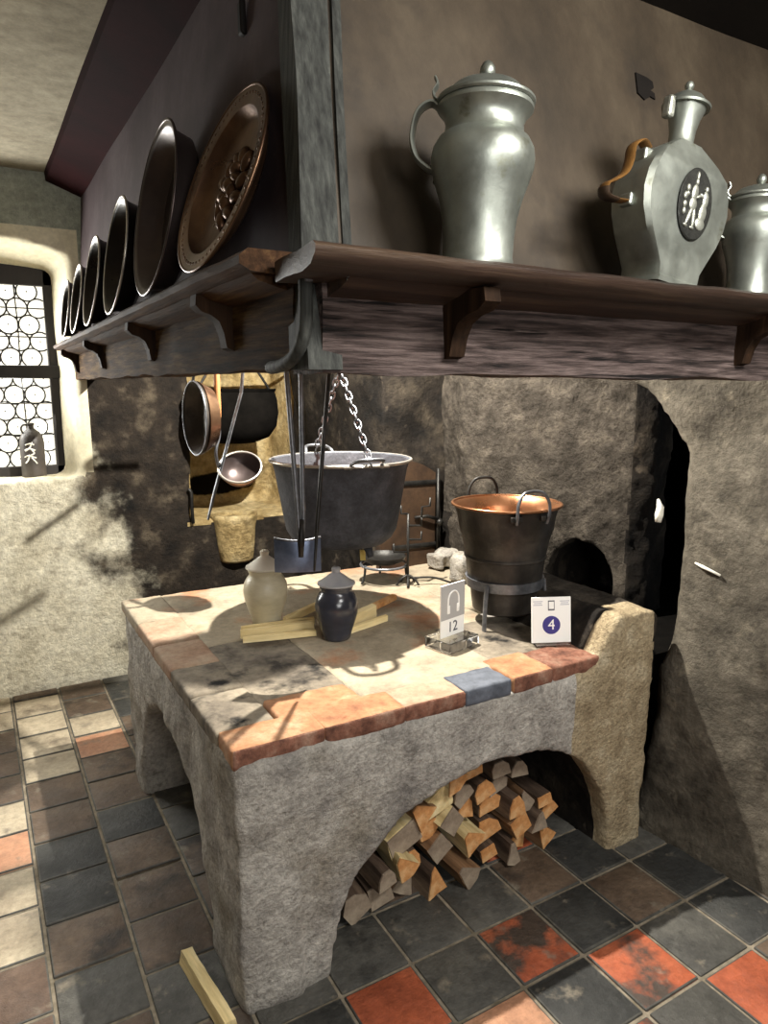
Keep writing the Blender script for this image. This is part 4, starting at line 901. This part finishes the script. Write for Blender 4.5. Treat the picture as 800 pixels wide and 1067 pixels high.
bm = BM(); lathe(bm, [(.129, .135), (.136, .135), (.141, .17), (.134, .17), (.129, .135)], 56); obj('ring', bm, 'iron_grey', tr, smooth=40)
for a in (math.radians(205), math.radians(-35), math.radians(85)):
    c, s = math.cos(a), math.sin(a); bm = BM(); tube(bm, [(.139*c, .139*s, .16), (.147*c, .147*s, .08), (.150*c, .150*s, .0)], .009, 8, flat=(1.2, .6)); obj('leg', bm, 'iron_grey', tr, smooth=50)

# sign with headphones and the number 12 in an acrylic foot
s12 = thing('audio_guide_sign', 'small grey and white sign with headphones and number 12 in a clear acrylic foot', 'sign', (1.303, 1.812, .707), (0, 0, math.radians(14)))
bm = BM(); box(bm, -.072, .072, -.055, .055, 0, .034, bev=.003); obj('acrylic_foot', bm, 'acrylic', s12)
bm = BM(); box(bm, -.058, .058, -.0025, .0025, .0345, .210, bev=.001); cd = obj('card', bm, 'card', s12)
bm = BM(); box(bm, -.0578, .0578, -.0035, -.0024, .094, .2095); obj('grey_field', bm, 'card_grey', cd)
FM = Matrix.Rotation(PI/2, 4, 'X')
def M_at(x, y, z): return Matrix.Translation((x, y, z)) @ FM
bm = BM()
arc = [(.026*math.cos(a), .026*math.sin(a)*1.15) for a in [PI*k/16 for k in range(17)]]
tube(bm, [(-.027, -.0045, .128)]+[(p[0], -.0045, .156+p[1]) for p in arc[::-1]]+[(.027, -.0045, .128)], .003, 8)
for q in (-.023, .023): box(bm, q-.0065, q+.0065, -.0058, -.0034, .112, .140, bev=.0015)
obj('headphone_icon', bm, 'card', cd, smooth=50)
text('12', .050, 'ink_grey', cd, M_at(0, -.0032, .064))
s4 = thing('number_sign', 'white square sign with violet disc and number 4 on the right end of the hearth', 'sign', (1.583, 1.645, .709), (0, 0, math.radians(-24)))
TL = Matrix.Rotation(math.radians(-8), 4, 'X')
bm = BM(); box(bm, -.066, .066, -.0025, .0025, .008, .158, bev=.001); bmesh.ops.transform(bm, matrix=TL, verts=bm.verts); cd = obj('card', bm, 'card', s4)
def on4(bm, m, name='printed_mark', sm=False):
    bmesh.ops.transform(bm, matrix=TL, verts=bm.verts); return obj(name, bm, m, cd, smooth=sm)
bm = BM(); lathe(bm, [(0, 0), (.030, 0), (.030, .001), (0, .001)], 40, Matrix.Translation((0, -.0025, .066)) @ FM); on4(bm, 'purple', 'violet_disc')
text('4', .048, 'card', cd, TL @ M_at(0, -.0040, .066))
bm = BM(); box(bm, -.011, .011, -.0033, -.0024, .114, .147, bev=.0004); box(bm, -.0085, .0085, -.0036, -.003, .119, .143, mi=1); 
bmesh.ops.transform(bm, matrix=TL, verts=bm.verts); obj('phone_icon', bm, None, cd, mats=['ink_grey', 'card'])
for q in (-.045, .045):
    bm = BM()
    for k, w in enumerate((.016, .013, .015)): box(bm, q-w, q+w, -.0031, -.0024, .143-k*.006, .1455-k*.006)
    on4(bm, 'ink_light', 'caption_lines')
bm = BM(); box(bm, -.058, .058, -.022, .03, 0, .006, bev=.002); box(bm, -.058, .058, -.024, -.020, 0, .016, bev=.001); obj('stand', bm, 'acrylic', s4)

# stick on the floor by the hearth leg
bm = BM(); P = dense([(-.02, 0), (.02, .0), (.018, .03), (-.012, .034)], .008); extr(bm, P, 0, .28, 10, lambda p, q, s: (p, s, q), .003, 25)
tag(obj('firewood_stick', bm, 'split_pale', None, smooth=40, loc=(.412, 1.46, .003), rot=(0, 0, .12)), 'single pale split stick lying on the floor against the hearth foot', 'stick')
# bottle on the window sill
bo = thing('stoneware_bottle', 'brown-grey stoneware bottle with pale brushed mark on the window sill', 'bottle', (.255, 3.985, 1.0885))
P = [(0, 0), (.054, 0), (.057, .005), (.057, .02), (.056, .10), (.057, .17), (.053, .20), (.040, .225), (.022, .238), (.015, .245), (.014, .258), (.018, .262), (.018, .270), (.012, .272), (.01, .25), (0, .24)]
bm = BM(); lathe(bm, P, 48); obj('body', bm, 'bottle', bo, smooth=40)
bm = BM(); tube(bm, spline([(-.014, -.006, .262), (-.034, -.014, .262), (-.044, -.018, .245), (-.038, -.016, .222)], 5), .005, 8); obj('handle', bm, 'bottle', bo, smooth=True)
def stroke(bm, pts, r):
    q = []
    for (u, z) in pts:
        a = -PI/2-.25+u/.057; q.append((.0577*math.cos(a), .0577*math.sin(a), z))
    tube(bm, spline(q, 4), r, 6)
bm = BM()
for s_ in ([(-.02, .165), (.0, .172), (.02, .165)], [(.012, .178), (-.002, .15), (-.022, .135)], [(-.025, .14), (.0, .146), (.024, .138)], [(.0, .150), (.018, .125), (.002, .115)], [(-.028, .105), (-.008, .112), (.026, .100)], [(-.004, .118), (-.012, .09), (-.026, .075)], [(.004, .105), (.018, .085), (.028, .072)]): stroke(bm, s_, .0036)
obj('brushed_mark', bm, 'white_glaze', bo, smooth=True)

# ================================================================== light
def light(name, kind, loc, energy, color=(1, 1, 1), target=None, **k):
    l = bpy.data.lights.new(name, kind); l.energy = energy; l.color = color
    for a, b in k.items(): setattr(l, a, b)
    o = bpy.data.objects.new(name, l); COL.objects.link(o); o.location = loc
    if target is not None: o.rotation_euler = (Vector(target)-Vector(loc)).to_track_quat('-Z', 'Y').to_euler()
    return o
# the lamp hidden inside the hood
light('hood_lamp', 'SPOT', (1.2, 2.2, 2.2), 325, (1, .955, .86), (1.2, 2.2, 0), spot_size=math.radians(168), spot_blend=.15, shadow_soft_size=.012)
lp = thing('hood_spotlight', 'small lamp fixed high inside the chimney hood', 'lamp', (1.2, 2.2, 2.2))
bm = BM(); lathe(bm, [(0, .03), (.04, .03), (.045, .05), (.045, .11), (.02, .12), (0, .12)], 24); obj('housing', bm, 'iron', lp, smooth=40)
bm = BM(); tube(bm, [(0, 0, .118), (0, 0, .325)], .008, 8); obj('stem', bm, 'iron', lp, smooth=True)
# soft daylight, a ceiling lamp and an added unseen front fill
light('room_light', 'AREA', (.1, -2.2, 1.9), 46, (1, .99, .96), (1.0, 1.5, .6), shape='RECTANGLE', size=1.2, size_y=.8)  # fill added to brighten the front plaster, no known source
light('room_light', 'AREA', (1.15, -.15, 2.44), 46, (1, .985, .95), (.95, 1.3, .9), shape='RECTANGLE', size=.55, size_y=.4)
light('window_daylight', 'AREA', (-.12, 4.05, 1.6), 46, (1, 1, .96), (.2, 1, 1.2), shape='RECTANGLE', size=.85, size_y=.8)
w = bpy.data.worlds.new('world'); SC.world = w; w.use_nodes = True
w.node_tree.nodes['Background'].inputs[0].default_value = (.8, .9, 1, 1); w.node_tree.nodes['Background'].inputs[1].default_value = .6

# ================================================================== camera
cam = bpy.data.cameras.new('camera'); co = bpy.data.objects.new('camera', cam); COL.objects.link(co)
cam.sensor_fit = 'VERTICAL'; cam.sensor_height = 24; cam.lens = 740/1067*24; cam.clip_start = .02
p = math.atan(133/740)
co.location = (0, 0, 1.55); co.rotation_euler = (PI/2-p, 0, math.radians(-30))
SC.camera = co
SC.view_settings.view_transform = 'Standard'; SC.view_settings.look = 'None'; SC.view_settings.gamma = 1; SC.view_settings.use_curve_mapping = False
SC.view_settings.exposure = .18
